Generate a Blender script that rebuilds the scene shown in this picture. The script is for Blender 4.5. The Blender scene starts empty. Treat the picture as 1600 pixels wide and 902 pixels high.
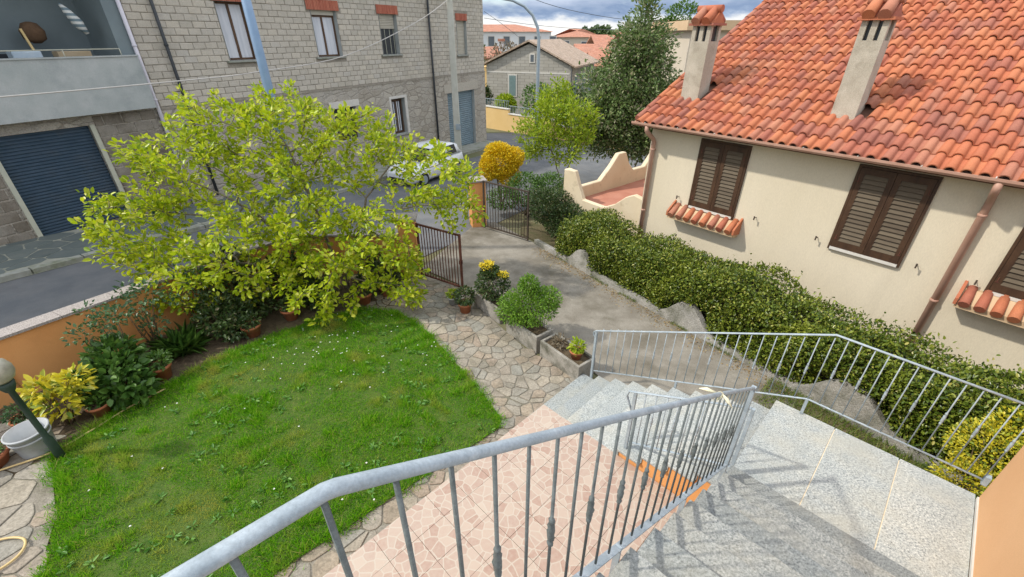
import bpy, bmesh, math, random
import numpy as np
from mathutils import Vector, Matrix
random.seed(7); rng = np.random.default_rng(7)
sc = bpy.context.scene
C = bpy.data.collections.new('place'); sc.collection.children.link(C)

# ------------------------------------------------------------------ camera, sky, sun, exposure
cam = bpy.data.objects.new('camera', bpy.data.cameras.new('camera')); C.objects.link(cam)
cam.data.sensor_width = 36; cam.data.lens = 36 * 683 / 1600
cam.data.clip_start = .05; cam.data.clip_end = 6000
cam.location = (0, 0, 5.2); cam.rotation_euler = (math.radians(90 - 30.1), 0, 0)
sc.camera = cam
sc.render.resolution_x = 1024; sc.render.resolution_y = 577
SUN_EL, SUN_AZ = 47.0, 264.0           # azimuth clockwise from +Y: the sun stands to the left
ld = bpy.data.lights.new('sun', 'SUN'); ld.energy = 2.1; ld.angle = math.radians(2.0); ld.color = (1, .93, .82)
sun = bpy.data.objects.new('sun', ld); C.objects.link(sun)
az, el = math.radians(SUN_AZ), math.radians(SUN_EL)
to_sun = Vector((math.sin(az) * math.cos(el), math.cos(az) * math.cos(el), math.sin(el)))
sun.rotation_euler = to_sun.to_track_quat('Z', 'Y').to_euler(); sun.location = (-20, 0, 30)
w = bpy.data.worlds.new('World'); sc.world = w; w.use_nodes = True
def world_nodes():
    nt = w.node_tree; N = nt.nodes; L = nt.links; N.clear()
    out = N.new('ShaderNodeOutputWorld'); bg = N.new('ShaderNodeBackground'); bg.inputs[1].default_value = .15
    sky = N.new('ShaderNodeTexSky'); sky.sky_type = 'NISHITA'; sky.sun_disc = False
    sky.sun_elevation = el; sky.sun_rotation = az; sky.altitude = 300
    tc = N.new('ShaderNodeTexCoord'); mp = N.new('ShaderNodeMapping'); mp.inputs['Scale'].default_value = (1, 1, 3.2)
    L.new(tc.outputs['Generated'], mp.inputs[0])
    n1 = N.new('ShaderNodeTexNoise'); n1.inputs['Scale'].default_value = 2.6; n1.inputs['Detail'].default_value = 9; n1.inputs['Roughness'].default_value = .58
    L.new(mp.outputs[0], n1.inputs['Vector'])
    n2 = N.new('ShaderNodeTexNoise'); n2.inputs['Scale'].default_value = 9; n2.inputs['Detail'].default_value = 8; n2.inputs['Roughness'].default_value = .6
    L.new(mp.outputs[0], n2.inputs['Vector'])
    r1 = N.new('ShaderNodeValToRGB'); r1.color_ramp.elements[0].position = .28; r1.color_ramp.elements[1].position = .46
    L.new(n1.outputs[0], r1.inputs[0])
    # near the horizon the cloud deck is seen from the side: sunlit white heads, then its grey-blue underside; unseen sky overhead brightened as soft fill
    sx = N.new('ShaderNodeSeparateXYZ'); L.new(tc.outputs['Generated'], sx.inputs[0])
    ad = N.new('ShaderNodeMath'); ad.operation = 'MULTIPLY_ADD'; ad.inputs[1].default_value = .09; L.new(n2.outputs[0], ad.inputs[0]); L.new(sx.outputs[2], ad.inputs[2])
    r2 = N.new('ShaderNodeValToRGB'); e = r2.color_ramp.elements
    e[0].position = .050; e[0].color = (4.6, 4.5, 4.3, 1); e[1].position = .085; e[1].color = (1.0, 1.4, 2.15, 1)
    k = e.new(.068); k.color = (3.4, 3.5, 3.6, 1); k = e.new(.076); k.color = (1.7, 2.1, 2.8, 1); k = e.new(.16); k.color = (4.0, 4.3, 4.8, 1); k = e.new(.40); k.color = (5.2, 5.4, 5.8, 1)
    L.new(ad.outputs[0], r2.inputs[0])
    mx = N.new('ShaderNodeMix'); mx.data_type = 'RGBA'
    L.new(r1.outputs[0], mx.inputs[0]); L.new(sky.outputs[0], mx.inputs[6]); L.new(r2.outputs[0], mx.inputs[7])
    L.new(mx.outputs[2], bg.inputs[0]); L.new(bg.outputs[0], out.inputs[0])
world_nodes()
sc.view_settings.view_transform = 'Standard'; sc.view_settings.look = 'None'
sc.view_settings.gamma = 1; sc.view_settings.use_curve_mapping = False; sc.view_settings.exposure = .82

# ------------------------------------------------------------------ frames of the place
PAx, PAy = -13.4, 11.55
dA = np.array((.5, .8660254)); nA = np.array((.8660254, -.5))           # block-built house across the street
def A(s, o, z): return (PAx + s * dA[0] + o * nA[0], PAy + s * dA[1] + o * nA[1], z)
dB = np.array((-.6468, .7627)); nB = np.array((.7627, .6468))           # cream house
def B(t, n, z): return (-dB[0] * t + nB[0] * n, -dB[1] * t + nB[1] * n, z)
q = .70710678
def S(u, v, z): return (q * (u + v), q * (v - u), z)                    # stair and terrace
def G(x, y):
    s = (x - PAx) * dA[0] + (y - PAy) * dA[1]
    return .12 - .06 * min(max(s, -30.), 60.)
def W3(x, y, z): return (x, y, z)

# ------------------------------------------------------------------ helpers
ORI = {}
def tag(o, label=None, cat=None, group=None, kind=None):
    for k, v in (('label', label), ('category', cat), ('group', group), ('kind', kind)):
        if v: o[k] = v
    return o
def thing(name, loc, label, cat, group=None):
    o = bpy.data.objects.new(name, None); C.objects.link(o); o.location = loc; o.empty_display_size = .2
    ORI[o.name] = Vector(loc); return tag(o, label, cat, group)
def origin(p): return ORI.get(p.name, Vector((0, 0, 0))) if p else Vector((0, 0, 0))
def link(name, me, mat, parent=None, loc=None):
    o = bpy.data.objects.new(name, me); C.objects.link(o)
    if mat is not None and not me.materials: me.materials.append(mat)
    if parent: o.parent = parent
    if loc is not None: o.location = Vector(loc) - origin(parent)
    ORI[o.name] = Vector(loc) if loc is not None else origin(parent)
    return o
def np_mesh(name, V, F):
    me = bpy.data.meshes.new(name); V = np.asarray(V, np.float32); F = np.asarray(F, np.int32); k = F.shape[1]
    me.vertices.add(len(V)); me.vertices.foreach_set('co', V.ravel())
    me.loops.add(F.size); me.loops.foreach_set('vertex_index', F.ravel())
    me.polygons.add(len(F)); me.polygons.foreach_set('loop_start', np.arange(0, F.size, k, dtype=np.int32))
    me.update(calc_edges=True); return me
def nph(name, V, F, mat, parent=None, loc=None):
    off = np.array(loc if loc is not None else origin(parent))
    return link(name, np_mesh(name, np.asarray(V) - off, F), mat, parent, loc)
class MB:
    def __init__(s): s.v = []; s.f = []; s.smooth = set()
    def hexa(s, p):
        b = len(s.v); s.v += [tuple(x) for x in p]
        s.f += [tuple(b + i for i in f) for f in ((3, 2, 1, 0), (4, 5, 6, 7), (0, 1, 5, 4), (1, 2, 6, 5), (2, 3, 7, 6), (3, 0, 4, 7))]; return s
    def box(s, fr, a0, a1, b0, b1, c0, c1):
        return s.hexa([fr(a0, b0, c0), fr(a1, b0, c0), fr(a1, b1, c0), fr(a0, b1, c0), fr(a0, b0, c1), fr(a1, b0, c1), fr(a1, b1, c1), fr(a0, b1, c1)])
    def prism(s, lo, hi):
        b = len(s.v); n = len(lo); s.v += [tuple(x) for x in lo] + [tuple(x) for x in hi]
        s.f.append(tuple(range(b + n - 1, b - 1, -1))); s.f.append(tuple(range(b + n, b + 2 * n)))
        s.f += [(b + i, b + (i + 1) % n, b + n + (i + 1) % n, b + n + i) for i in range(n)]; return s
    def tube(s, pts, r, n=8, cap=True, flat=1.0, up=None):
        P = [Vector(p) for p in pts]; rs = r if hasattr(r, '__len__') else [r] * len(P); b = len(s.v); x = None
        for i, p in enumerate(P):
            d = (P[min(i + 1, len(P) - 1)] - P[max(i - 1, 0)]).normalized()
            if x is None:
                u0 = Vector(up) if up else (Vector((0, 0, 1)) if abs(d.z) < .9 else Vector((1, 0, 0)))
                x = d.cross(u0).normalized()
            else: x = (x - d * x.dot(d)).normalized()
            y = x.cross(d)
            for k in range(n):
                a = 2 * math.pi * k / n; s.v.append(tuple(p + (x * math.cos(a) + y * math.sin(a) * flat) * rs[i]))
        f0 = len(s.f)
        for i in range(len(P) - 1):
            for k in range(n):
                s.f.append((b + i * n + k, b + i * n + (k + 1) % n, b + (i + 1) * n + (k + 1) % n, b + (i + 1) * n + k))
        s.smooth.update(range(f0, len(s.f)))
        if cap: s.f.append(tuple(range(b + n - 1, b - 1, -1))); m = b + (len(P) - 1) * n; s.f.append(tuple(range(m, m + n)))
        return s
    def lathe(s, c, prof, n=20, closed=True):
        b = len(s.v); f0 = len(s.f)
        for r, z in prof:
            for k in range(n):
                a = 2 * math.pi * k / n; s.v.append((c[0] + r * math.cos(a), c[1] + r * math.sin(a), c[2] + z))
        for i in range(len(prof) - 1):
            for k in range(n): s.f.append((b + i * n + k, b + i * n + (k + 1) % n, b + (i + 1) * n + (k + 1) % n, b + (i + 1) * n + k))
        s.smooth.update(range(f0, len(s.f)))
        if closed: s.f.append(tuple(range(b + n - 1, b - 1, -1))); m = b + (len(prof) - 1) * n; s.f.append(tuple(range(m, m + n)))
        return s
    def mesh(s, name, off=(0, 0, 0), recalc=True, bevel=0, sm=False):
        me = bpy.data.meshes.new(name); o = Vector(off)
        me.from_pydata([Vector(v) - o for v in s.v], [], s.f)
        for i in s.smooth: me.polygons[i].use_smooth = True
        if recalc or bevel:
            bm = bmesh.new(); bm.from_mesh(me)
            if bevel: bmesh.ops.bevel(bm, geom=list(bm.edges), offset=bevel, segments=1, affect='EDGES', clamp_overlap=True)
            bmesh.ops.recalc_face_normals(bm, faces=bm.faces); bm.to_mesh(me); bm.free()
        return me
    def build(s, name, mat, parent=None, loc=None, bevel=0):
        off = loc if loc is not None else origin(parent)
        return link(name, s.mesh(name, off, bevel=bevel), mat, parent, loc)
def in_poly(x, y, P):
    c = False; n = len(P)
    for i in range(n):
        (x0, y0), (x1, y1) = P[i], P[i - 1]
        if (y0 > y) != (y1 > y) and x < (x1 - x0) * (y - y0) / (y1 - y0) + x0: c = not c
    return c
def in_poly_np(X, Y, P):
    c = np.zeros(len(X), bool); n = len(P)
    for i in range(n):
        (x0, y0), (x1, y1) = P[i], P[i - 1]
        c ^= ((y0 > Y) != (y1 > Y)) & (X < (x1 - x0) * (Y - y0) / ((y1 - y0) or 1e-9) + x0)
    return c
def dist_poly(X, Y, P):
    d = np.full(len(X), 1e9)
    for i in range(len(P)):
        a = np.array(P[i - 1]); b = np.array(P[i]); e = b - a
        t = np.clip(((X - a[0]) * e[0] + (Y - a[1]) * e[1]) / (e @ e), 0, 1)
        d = np.minimum(d, np.hypot(X - a[0] - t * e[0], Y - a[1] - t * e[1]))
    return d
def clip_half(poly, px, py, nx, ny):
    out = []; n = len(poly)
    for i in range(n):
        a, b = poly[i - 1], poly[i]; da = (a[0] - px) * nx + (a[1] - py) * ny; db = (b[0] - px) * nx + (b[1] - py) * ny
        if (da <= 0) != (db <= 0): t = da / (da - db); out.append((a[0] + t * (b[0] - a[0]), a[1] + t * (b[1] - a[1])))
        if db <= 0: out.append(b)
    return out
def voronoi(poly, size, gap, jit=.42, stretch=1.0, R=random, clip=(), drop=0):
    xs = [p[0] for p in poly]; ys = [p[1] for p in poly]; pts = []
    nx = int((max(xs) - min(xs)) / size) + 4; ny = int((max(ys) - min(ys)) / size) + 4
    for i in range(nx):
        for j in range(ny):
            pts.append((min(xs) + (i - 1 + .5 * (j % 2) + R.uniform(-jit, jit)) * size, min(ys) + (j - 1 + R.uniform(-jit, jit)) * size * stretch))
            if R.random() < drop: pts.pop()
    P = np.array(pts); cells = []
    for k, (x, y) in enumerate(pts):
        if not in_poly(x, y, poly): continue
        r = size * 1.5; c = [(x - r, y - r), (x + r, y - r), (x + r, y + r), (x - r, y + r)]
        d = np.hypot(P[:, 0] - x, P[:, 1] - y)
        for m in np.argsort(d)[1:24]:
            X, Y = P[m]; D = d[m]; nx_, ny_ = (X - x) / D, (Y - y) / D; h = D / 2 - gap / 2
            c = clip_half(c, x + nx_ * h, y + ny_ * h, nx_, ny_)
            if len(c) < 3: break
        for (px, py, nx_, ny_) in clip:
            if len(c) >= 3: c = clip_half(c, px, py, nx_, ny_)
        if len(c) >= 3:
            # drop tiny edges, knock the corners off
            c2 = [c[i] for i in range(len(c)) if math.hypot(c[i][0] - c[i - 1][0], c[i][1] - c[i - 1][1]) > size * .1]
            if len(c2) < 3: continue
            o = []
            for i in range(len(c2)):
                a, b, d_ = c2[i - 1], c2[i], c2[(i + 1) % len(c2)]; k1, k2 = R.uniform(.04, .2), R.uniform(.04, .2)
                o += [(b[0] + (a[0] - b[0]) * k1, b[1] + (a[1] - b[1]) * k1), (b[0] + (d_[0] - b[0]) * k2, b[1] + (d_[1] - b[1]) * k2)]
            cells.append(o)
    return cells
def slab(name, poly, zf, th, mat, parent, tilt=.004, R=random, shrink=.93):
    cx = sum(p[0] for p in poly) / len(poly); cy = sum(p[1] for p in poly) / len(poly)
    ar = sum(poly[i - 1][0] * poly[i][1] - poly[i][0] * poly[i - 1][1] for i in range(len(poly)))
    if ar < 0: poly = poly[::-1]
    h = th + R.uniform(-tilt, tilt); tx, ty = R.uniform(-.012, .012), R.uniform(-.012, .012); b = MB(); n = len(poly)
    lo = [(x, y, zf(x, y) - .02) for x, y in poly]; hi = [(x, y, zf(x, y) + h * .75 + tx * (x - cx) + ty * (y - cy)) for x, y in poly]
    sh = [(cx + (x - cx) * shrink, cy + (y - cy) * shrink) for x, y in poly]
    top = [(x, y, zf(x, y) + h + tx * (x - cx) + ty * (y - cy)) for x, y in sh]
    b.v = lo + hi + top
    for i in range(n):
        j = (i + 1) % n; b.f += [(i, j, n + j, n + i), (n + i, n + j, 2 * n + j, 2 * n + i)]
    b.f.append(tuple(range(2 * n, 3 * n)))
    loc = (cx, cy, zf(cx, cy)); me = b.mesh(name, loc, recalc=False)
    return link(name, me, mat, parent, loc)

# ------------------------------------------------------------------ materials
def lin(r, g, b): return tuple(((c / 255) / 12.92 if c / 255 <= .04045 else ((c / 255 + .055) / 1.055) ** 2.4) for c in (r, g, b)) + (1,)
def base(name):
    m = bpy.data.materials.new(name); m.use_nodes = True; nt = m.node_tree; return m, nt, nt.nodes['Principled BSDF']
def node(nt, t, **kw):
    n = nt.nodes.new(t)
    for k, v in kw.items():
        if k in n.inputs: n.inputs[k].default_value = v
        else: setattr(n, k, v)
    return n
def mixc(nt, f, a, b, blend='MIX'):
    m = nt.nodes.new('ShaderNodeMix'); m.data_type = 'RGBA'; m.blend_type = blend
    for s, v in ((0, f), (6, a), (7, b)):
        if hasattr(v, 'is_linked'): nt.links.new(v, m.inputs[s])
        else: m.inputs[s].default_value = v
    return m.outputs[2]
def ramp(nt, src, stops):
    r = nt.nodes.new('ShaderNodeValToRGB'); e = r.color_ramp.elements
    while len(e) < len(stops): e.new(.5)
    for i, (p, c) in enumerate(stops): e[i].position = p; e[i].color = c if len(c) == 4 else (*c, 1)
    nt.links.new(src, r.inputs[0]); return r.outputs[0]
def pos(nt, scale=(1, 1, 1)):
    g = nt.nodes.new('ShaderNodeNewGeometry')
    if scale == (1, 1, 1): return g.outputs['Position']
    mp = node(nt, 'ShaderNodeMapping'); mp.inputs['Scale'].default_value = scale; nt.links.new(g.outputs['Position'], mp.inputs[0]); return mp.outputs[0]
def noise(nt, scale, detail=5, rough=.55, vec=None, dist=0):
    n = node(nt, 'ShaderNodeTexNoise', Scale=scale, Detail=detail, Roughness=rough, Distortion=dist)
    nt.links.new(vec if vec is not None else pos(nt), n.inputs['Vector']); return n.outputs[0]
def rnd(nt):
    g = nt.nodes.new('ShaderNodeNewGeometry'); o = nt.nodes.new('ShaderNodeObjectInfo')
    a = node(nt, 'ShaderNodeMath', operation='ADD'); nt.links.new(g.outputs['Random Per Island'], a.inputs[0]); nt.links.new(o.outputs['Random'], a.inputs[1])
    f = node(nt, 'ShaderNodeMath', operation='FRACT'); nt.links.new(a.outputs[0], f.inputs[0]); return f.outputs[0]
def bump(nt, b, h, strength=.4, dist=.01):
    n = node(nt, 'ShaderNodeBump', Strength=strength, Distance=dist); nt.links.new(h, n.inputs['Height']); nt.links.new(n.outputs[0], b.inputs['Normal'])
def pm(name, c1, c2, scale=6, rough=.8, bs=40, bstr=.3, bd=.006, rstops=None, rmix=.5, stain=None, metal=0, spec=.3, detail=6, fine=0, vec=(1, 1, 1)):
    """two-tone noise, optional per-piece tone (rstops) and stain colour"""
    m, nt, b = base(name); v = pos(nt, vec)
    col = mixc(nt, ramp(nt, noise(nt, scale, detail, .6, v), [(.35, (0, 0, 0)), (.65, (1, 1, 1))]), c1, c2)
    if rstops: col = mixc(nt, rmix, col, ramp(nt, rnd(nt), rstops))
    if stain:
        c, sc_, lo, hi, st = stain
        f = ramp(nt, noise(nt, sc_, 7, .65, v), [(lo, (0, 0, 0)), (hi, (st, st, st))]); col = mixc(nt, f, col, c)
    if fine:
        f = ramp(nt, noise(nt, bs * 1.7, 2, .6, v), [(.3, (1 - fine,) * 3), (.7, (1 + fine,) * 3)]); col = mixc(nt, 1.0, col, f, 'MULTIPLY')
    nt.links.new(col, b.inputs['Base Color']); b.inputs['Roughness'].default_value = rough; b.inputs['Metallic'].default_value = metal
    b.inputs['Specular IOR Level'].default_value = spec
    if bstr: bump(nt, b, noise(nt, bs, 4, .6, v), bstr, bd)
    return m
def leaf(name, stops, trans=.35, rough=.45, patch=None, spec=.4):
    m, nt, b = base(name); col = ramp(nt, rnd(nt), stops)
    if patch:
        c, sc_, lo, hi = patch; col = mixc(nt, ramp(nt, noise(nt, sc_, 4, .6), [(lo, (0, 0, 0)), (hi, (1, 1, 1))]), col, c)
    nt.links.new(col, b.inputs['Base Color']); b.inputs['Roughness'].default_value = rough; b.inputs['Specular IOR Level'].default_value = spec
    t = node(nt, 'ShaderNodeBsdfTranslucent'); nt.links.new(col, t.inputs['Color'])
    x = node(nt, 'ShaderNodeMixShader'); x.inputs[0].default_value = trans
    nt.links.new(b.outputs[0], x.inputs[1]); nt.links.new(t.outputs[0], x.inputs[2]); nt.links.new(x.outputs[0], nt.nodes['Material Output'].inputs[0]); return m
M = {}
M['asphalt'] = pm('asphalt', (.115, .125, .135, 1), (.16, .165, .17, 1), 1.2, .92, 160, .5, .006, stain=((.09, .09, .09, 1), .5, .5, .7, .6), fine=.25)
M['concrete_drive'] = pm('concrete_drive', (.19, .172, .14, 1), (.28, .26, .22, 1), 1.6, .93, 70, .7, .008, stain=((.085, .075, .05, 1), 1.0, .46, .70, .8), fine=.32)
M['soil'] = pm('soil', (.07, .05, .03, 1), (.13, .10, .06, 1), 7, .98, 45, .9, .03, fine=.3)
M['dirt'] = pm('dirt', (.15, .12, .07, 1), (.10, .10, .045, 1), 3, .98, 60, .8, .02, fine=.3)
M['far_ground'] = pm('far_ground', (.10, .12, .05, 1), (.17, .15, .09, 1), .12, .97, 8, .3, .05)
M['mortar'] = pm('mortar', (.19, .17, .135, 1), (.27, .245, .205, 1), 8, .97, 45, .9, .012, stain=((.10, .10, .06, 1), 3, .48, .68, .7), fine=.25)
M['flag'] = pm('flagstone', (.235, .205, .16, 1), (.33, .295, .24, 1), 9, .88, 22, .8, .012,
    rstops=[(0, (.33, .265, .19)), (.22, (.29, .215, .16)), (.42, (.25, .235, .20)), (.6, (.215, .235, .22)), (.72, (.36, .32, .25)), (.88, (.275, .26, .225)), (1, (.38, .335, .26))], rmix=.5, stain=((.12, .11, .08, 1), 2.2, .46, .70, .75), fine=.22)
M['slate'] = pm('slate', (.10, .125, .12, 1), (.15, .17, .16, 1), 3, .75, 25, .35, .006, rstops=[(0, (.09, .11, .11)), (1, (.15, .175, .165))], rmix=.5, stain=((.20, .20, .17, 1), 1.7, .55, .8, .5))
M['slate_joint'] = pm('slate_joint', (.34, .34, .29, 1), (.24, .25, .20, 1), 6, .95, 60, .4, .005)
M['kerb'] = pm('kerb', (.33, .34, .31, 1), (.24, .25, .21, 1), 4, .9, 60, .5, .006, stain=((.13, .15, .07, 1), 1.6, .5, .68, .7))
M['block'] = pm('block', (.45, .415, .35, 1), (.54, .50, .43, 1), 9, .95, 55, .8, .014, rstops=[(0, (.40, .37, .31)), (.4, (.49, .455, .39)), (.75, (.55, .50, .41)), (1, (.46, .44, .40))], rmix=.55, stain=((.35, .32, .265, 1), .7, .5, .75, .5), fine=.22)
M['old_block'] = pm('old_block', (.20, .175, .14, 1), (.28, .25, .21, 1), 4, .95, 35, .8, .015, rstops=[(0, (.16, .135, .105)), (.5, (.25, .225, .185)), (1, (.32, .30, .26))], rmix=.5, stain=((.10, .08, .055, 1), 1.6, .46, .68, .75), fine=.2)  # tones darkened to put the balcony's deep shade into the block colour
M['block_mortar'] = pm('block_mortar', (.25, .225, .185, 1), (.34, .31, .26, 1), 6, .97, 70, .6, .01, fine=.2)
M['rubble'] = None
M['brick'] = pm('brick', (.36, .105, .065, 1), (.46, .17, .11, 1), 8, .9, 60, .6, .006, rstops=[(0, (.33, .09, .06)), (1, (.5, .19, .12))], rmix=.5)
M['grey_render'] = pm('grey_render', (.34, .37, .36, 1), (.42, .44, .43, 1), 1.4, .92, 40, .35, .005, stain=((.24, .27, .27, 1), 1.1, .5, .72, .7), fine=.08)
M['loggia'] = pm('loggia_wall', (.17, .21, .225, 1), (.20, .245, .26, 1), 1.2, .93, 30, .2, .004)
M['cream_frame'] = pm('cream_frame', (.50, .50, .40, 1), (.43, .44, .36, 1), 4, .7, 30, .1)
M['shutter_blue'] = pm('shutter_blue', (.045, .078, .115, 1), (.06, .095, .135, 1), 3, .55, 30, .1, stain=((.085, .09, .09, 1), 2, .5, .8, .5), metal=.15)
M['shutter_grey'] = pm('shutter_grey', (.17, .24, .28, 1), (.22, .29, .33, 1), 3, .5, 30, .1, stain=((.13, .15, .16, 1), 2, .5, .8, .6), metal=.2)
M['white_pvc'] = pm('white_pvc', (.58, .56, .62, 1), (.66, .64, .68, 1), 3, .5, 30, .05)
M['dark_pipe'] = pm('dark_pipe', (.035, .04, .045, 1), (.06, .065, .07, 1), 3, .6, 30, .05)
M['white_trim'] = pm('white_trim', (.62, .60, .56, 1), (.55, .53, .48, 1), 4, .7, 40, .15, .003)
M['brown_wood'] = pm('brown_wood', (.075, .042, .024, 1), (.11, .062, .034, 1), 6, .6, 60, .25, .003, vec=(1, 1, .2))
M['shutter_wood'] = pm('shutter_wood', (.042, .022, .013, 1), (.075, .040, .022, 1), 7, .55, 60, .3, .003, vec=(1, 1, .25), fine=.15)
M['slat_wood'] = pm('slat_wood', (.115, .088, .058, 1), (.075, .056, .036, 1), 9, .65, 80, .3, .002, vec=(1, 1, 3), rstops=[(0, (.07, .05, .03)), (1, (.15, .12, .08))], rmix=.5)
M['curtain'] = pm('curtain', (.62, .64, .68, 1), (.50, .53, .58, 1), 3, .9, 14, .5, .02, vec=(3, 3, .3))
M['dark_room'] = pm('dark_room', (.03, .035, .04, 1), (.045, .05, .055, 1), 2, .25, 5, 0)
M['roller_cream'] = pm('roller_cream', (.52, .49, .41, 1), (.46, .43, .36, 1), 2, .6, 40, .1)
M['orange'] = pm('orange_render', (.62, .285, .095, 1), (.68, .335, .125, 1), 1.1, .92, 70, .35, .004, stain=((.46, .22, .085, 1), 1.7, .55, .78, .5), fine=.06)
M['pale_orange'] = pm('pale_orange_render', (.66, .37, .185, 1), (.70, .41, .215, 1), 1.0, .9, 70, .3, .004, fine=.05)
M['cream'] = pm('cream_render', (.60, .535, .405, 1), (.655, .59, .46, 1), .8, .92, 60, .3, .003, stain=((.45, .40, .30, 1), 1.6, .52, .80, .5), fine=.07, vec=(1, 1, .22))
M['cream_old'] = pm('cream_old', (.60, .50, .35, 1), (.66, .57, .42, 1), 1.2, .92, 60, .3, .004, stain=((.30, .24, .15, 1), 3.5, .58, .75, .6), fine=.07)
M['tile'] = pm('roof_tile', (.37, .115, .058, 1), (.45, .165, .085, 1), 7, .75, 45, .4, .004,
    rstops=[(0, (.44, .14, .068)), (.25, (.50, .19, .088)), (.45, (.40, .12, .062)), (.62, (.35, .115, .075)), (.76, (.27, .10, .08)), (.88, (.46, .215, .135)), (1, (.22, .085, .075))], rmix=.7, stain=((.17, .085, .065, 1), 1.2, .52, .78, .5), fine=.14)
M['tile_bed'] = pm('tile_bed', (.09, .045, .03, 1), (.12, .06, .04, 1), 5, .95, 30, .3)
M['chimney'] = pm('chimney_render', (.36, .325, .26, 1), (.46, .42, .345, 1), 2.5, .95, 45, .7, .01, stain=((.20, .175, .13, 1), 3.0, .52, .74, .6), fine=.15)
M['gutter'] = pm('gutter', (.42, .245, .18, 1), (.48, .295, .225, 1), 3, .5, 30, .05, stain=((.34, .25, .19, 1), 3, .55, .75, .5))
M['soffit'] = pm('soffit', (.50, .36, .22, 1), (.56, .41, .26, 1), 2, .85, 30, .1)
M['granite'] = None
M['galv'] = pm('galvanised', (.25, .30, .335, 1), (.33, .385, .425, 1), 9, .55, 90, .35, .0015, stain=((.47, .525, .565, 1), 14, .50, .72, .65), metal=.05, spec=.4, fine=.12)
M['galv_shaded'] = pm('shaded_galvanised', (.09, .105, .105, 1), (.145, .165, .165, 1), 14, .6, 90, .4, .0015, stain=((.22, .245, .25, 1), 18, .54, .78, .6), metal=.05, spec=.35, fine=.15)  # foreground balusters: their shading is put into a darker galvanised colour
M['rust_iron'] = pm('rust_iron', (.085, .032, .022, 1), (.13, .05, .032, 1), 12, .75, 80, .4, .002)
M['dark_iron'] = pm('dark_iron', (.045, .035, .028, 1), (.075, .055, .04, 1), 12, .75, 80, .4, .002)
M['old_concrete'] = pm('old_concrete', (.25, .235, .205, 1), (.34, .325, .29, 1), 3, .95, 40, .8, .012, stain=((.085, .085, .06, 1), 3.2, .46, .64, .85), fine=.2)
M['wall_concrete'] = pm('wall_concrete', (.27, .265, .245, 1), (.38, .37, .34, 1), 2.5, .95, 30, .9, .016, stain=((.10, .105, .07, 1), 2.2, .45, .68, .85), fine=.28)
M['terracotta'] = pm('terracotta', (.36, .125, .06, 1), (.45, .18, .09, 1), 6, .85, 60, .3, .003, stain=((.40, .33, .27, 1), 7, .58, .78, .4))
M['pole_blue'] = pm('pole_blue', (.20, .30, .44, 1), (.25, .35, .49, 1), 3, .5, 30, .08, metal=.3)
M['pole_grey'] = pm('pole_grey', (.30, .37, .42, 1), (.36, .42, .46, 1), 3, .5, 30, .08, metal=.3)
M['pole_concrete'] = pm('pole_concrete', (.46, .46, .40, 1), (.53, .53, .47, 1), 3, .9, 60, .4, .004)
M['cable'] = pm('cable', (.52, .50, .47, 1), (.45, .43, .40, 1), 3, .6, 20, 0)
M['cable_dark'] = pm('cable_dark', (.09, .10, .11, 1), (.12, .13, .14, 1), 3, .6, 20, 0)
M['green_post'] = pm('green_post', (.022, .042, .032, 1), (.035, .06, .045, 1), 5, .5, 60, .15, .002)
M['globe'] = pm('lamp_globe', (.30, .29, .23, 1), (.44, .42, .34, 1), 6, .3, 20, .05, stain=((.16, .15, .11, 1), 5, .5, .7, .6))
M['bucket'] = pm('bucket', (.40, .42, .43, 1), (.33, .35, .365, 1), 5, .55, 20, .05, stain=((.24, .22, .19, 1), 6, .52, .72, .5))
M['hose'] = pm('hose', (.62, .47, .22, 1), (.55, .41, .19, 1), 5, .45, 20, .05)
M['bark'] = pm('bark', (.14, .115, .085, 1), (.21, .18, .14, 1), 14, .95, 60, .9, .012, vec=(1, 1, .35), stain=((.24, .24, .17, 1), 5, .55, .7, .5))
M['twig'] = pm('twig', (.16, .11, .065, 1), (.10, .075, .045, 1), 14, .9, 60, .4, .004)
M['car_white'] = pm('car_white', (.72, .75, .78, 1), (.74, .77, .80, 1), 2, .22, 10, 0, spec=.6)
M['glass'] = pm('car_glass', (.02, .028, .032, 1), (.03, .036, .04, 1), 2, .06, 10, 0, spec=.8)
M['rubber'] = pm('rubber', (.02, .02, .02, 1), (.03, .03, .03, 1), 5, .8, 20, .1)
M['green_plastic'] = pm('green_plastic', (.02, .12, .075, 1), (.028, .15, .095, 1), 5, .45, 20, .05)
M['red_lamp'] = pm('lamp_lens', (.65, .65, .62, 1), (.6, .6, .58, 1), 5, .2, 20, 0)
M['yellow_wall'] = pm('yellow_wall', (.66, .46, .20, 1), (.70, .50, .235, 1), .7, .92, 30, .2, .004, stain=((.52, .38, .19, 1), .8, .55, .8, .5))
M['stone_house'] = None
M['old_roof'] = pm('old_roof', (.36, .27, .20, 1), (.47, .37, .29, 1), 3.5, .93, 9, 1, .08, stain=((.24, .19, .145, 1), 2.4, .5, .66, .7), fine=.25)
M['red_roof'] = pm('red_roof', (.37, .16, .10, 1), (.45, .225, .155, 1), 2.0, .9, 6, .8, .08, stain=((.27, .145, .11, 1), .9, .48, .7, .7), fine=.2)
M['white_far'] = pm('white_far', (.60, .62, .64, 1), (.66, .67, .68, 1), .4, .9, 10, .1)
M['beige_far'] = pm('beige_far', (.50, .44, .35, 1), (.55, .485, .395, 1), .5, .9, 10, .1)
M['window_far'] = pm('window_far', (.09, .11, .13, 1), (.14, .16, .18, 1), .6, .3, 10, 0)
M['teal_shutter'] = pm('teal_shutter', (.13, .20, .20, 1), (.17, .24, .24, 1), 3, .7, 10, .1)
M['patio'] = pm('patio_floor', (.36, .15, .10, 1), (.42, .195, .135, 1), 2, .85, 30, .2)
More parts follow.
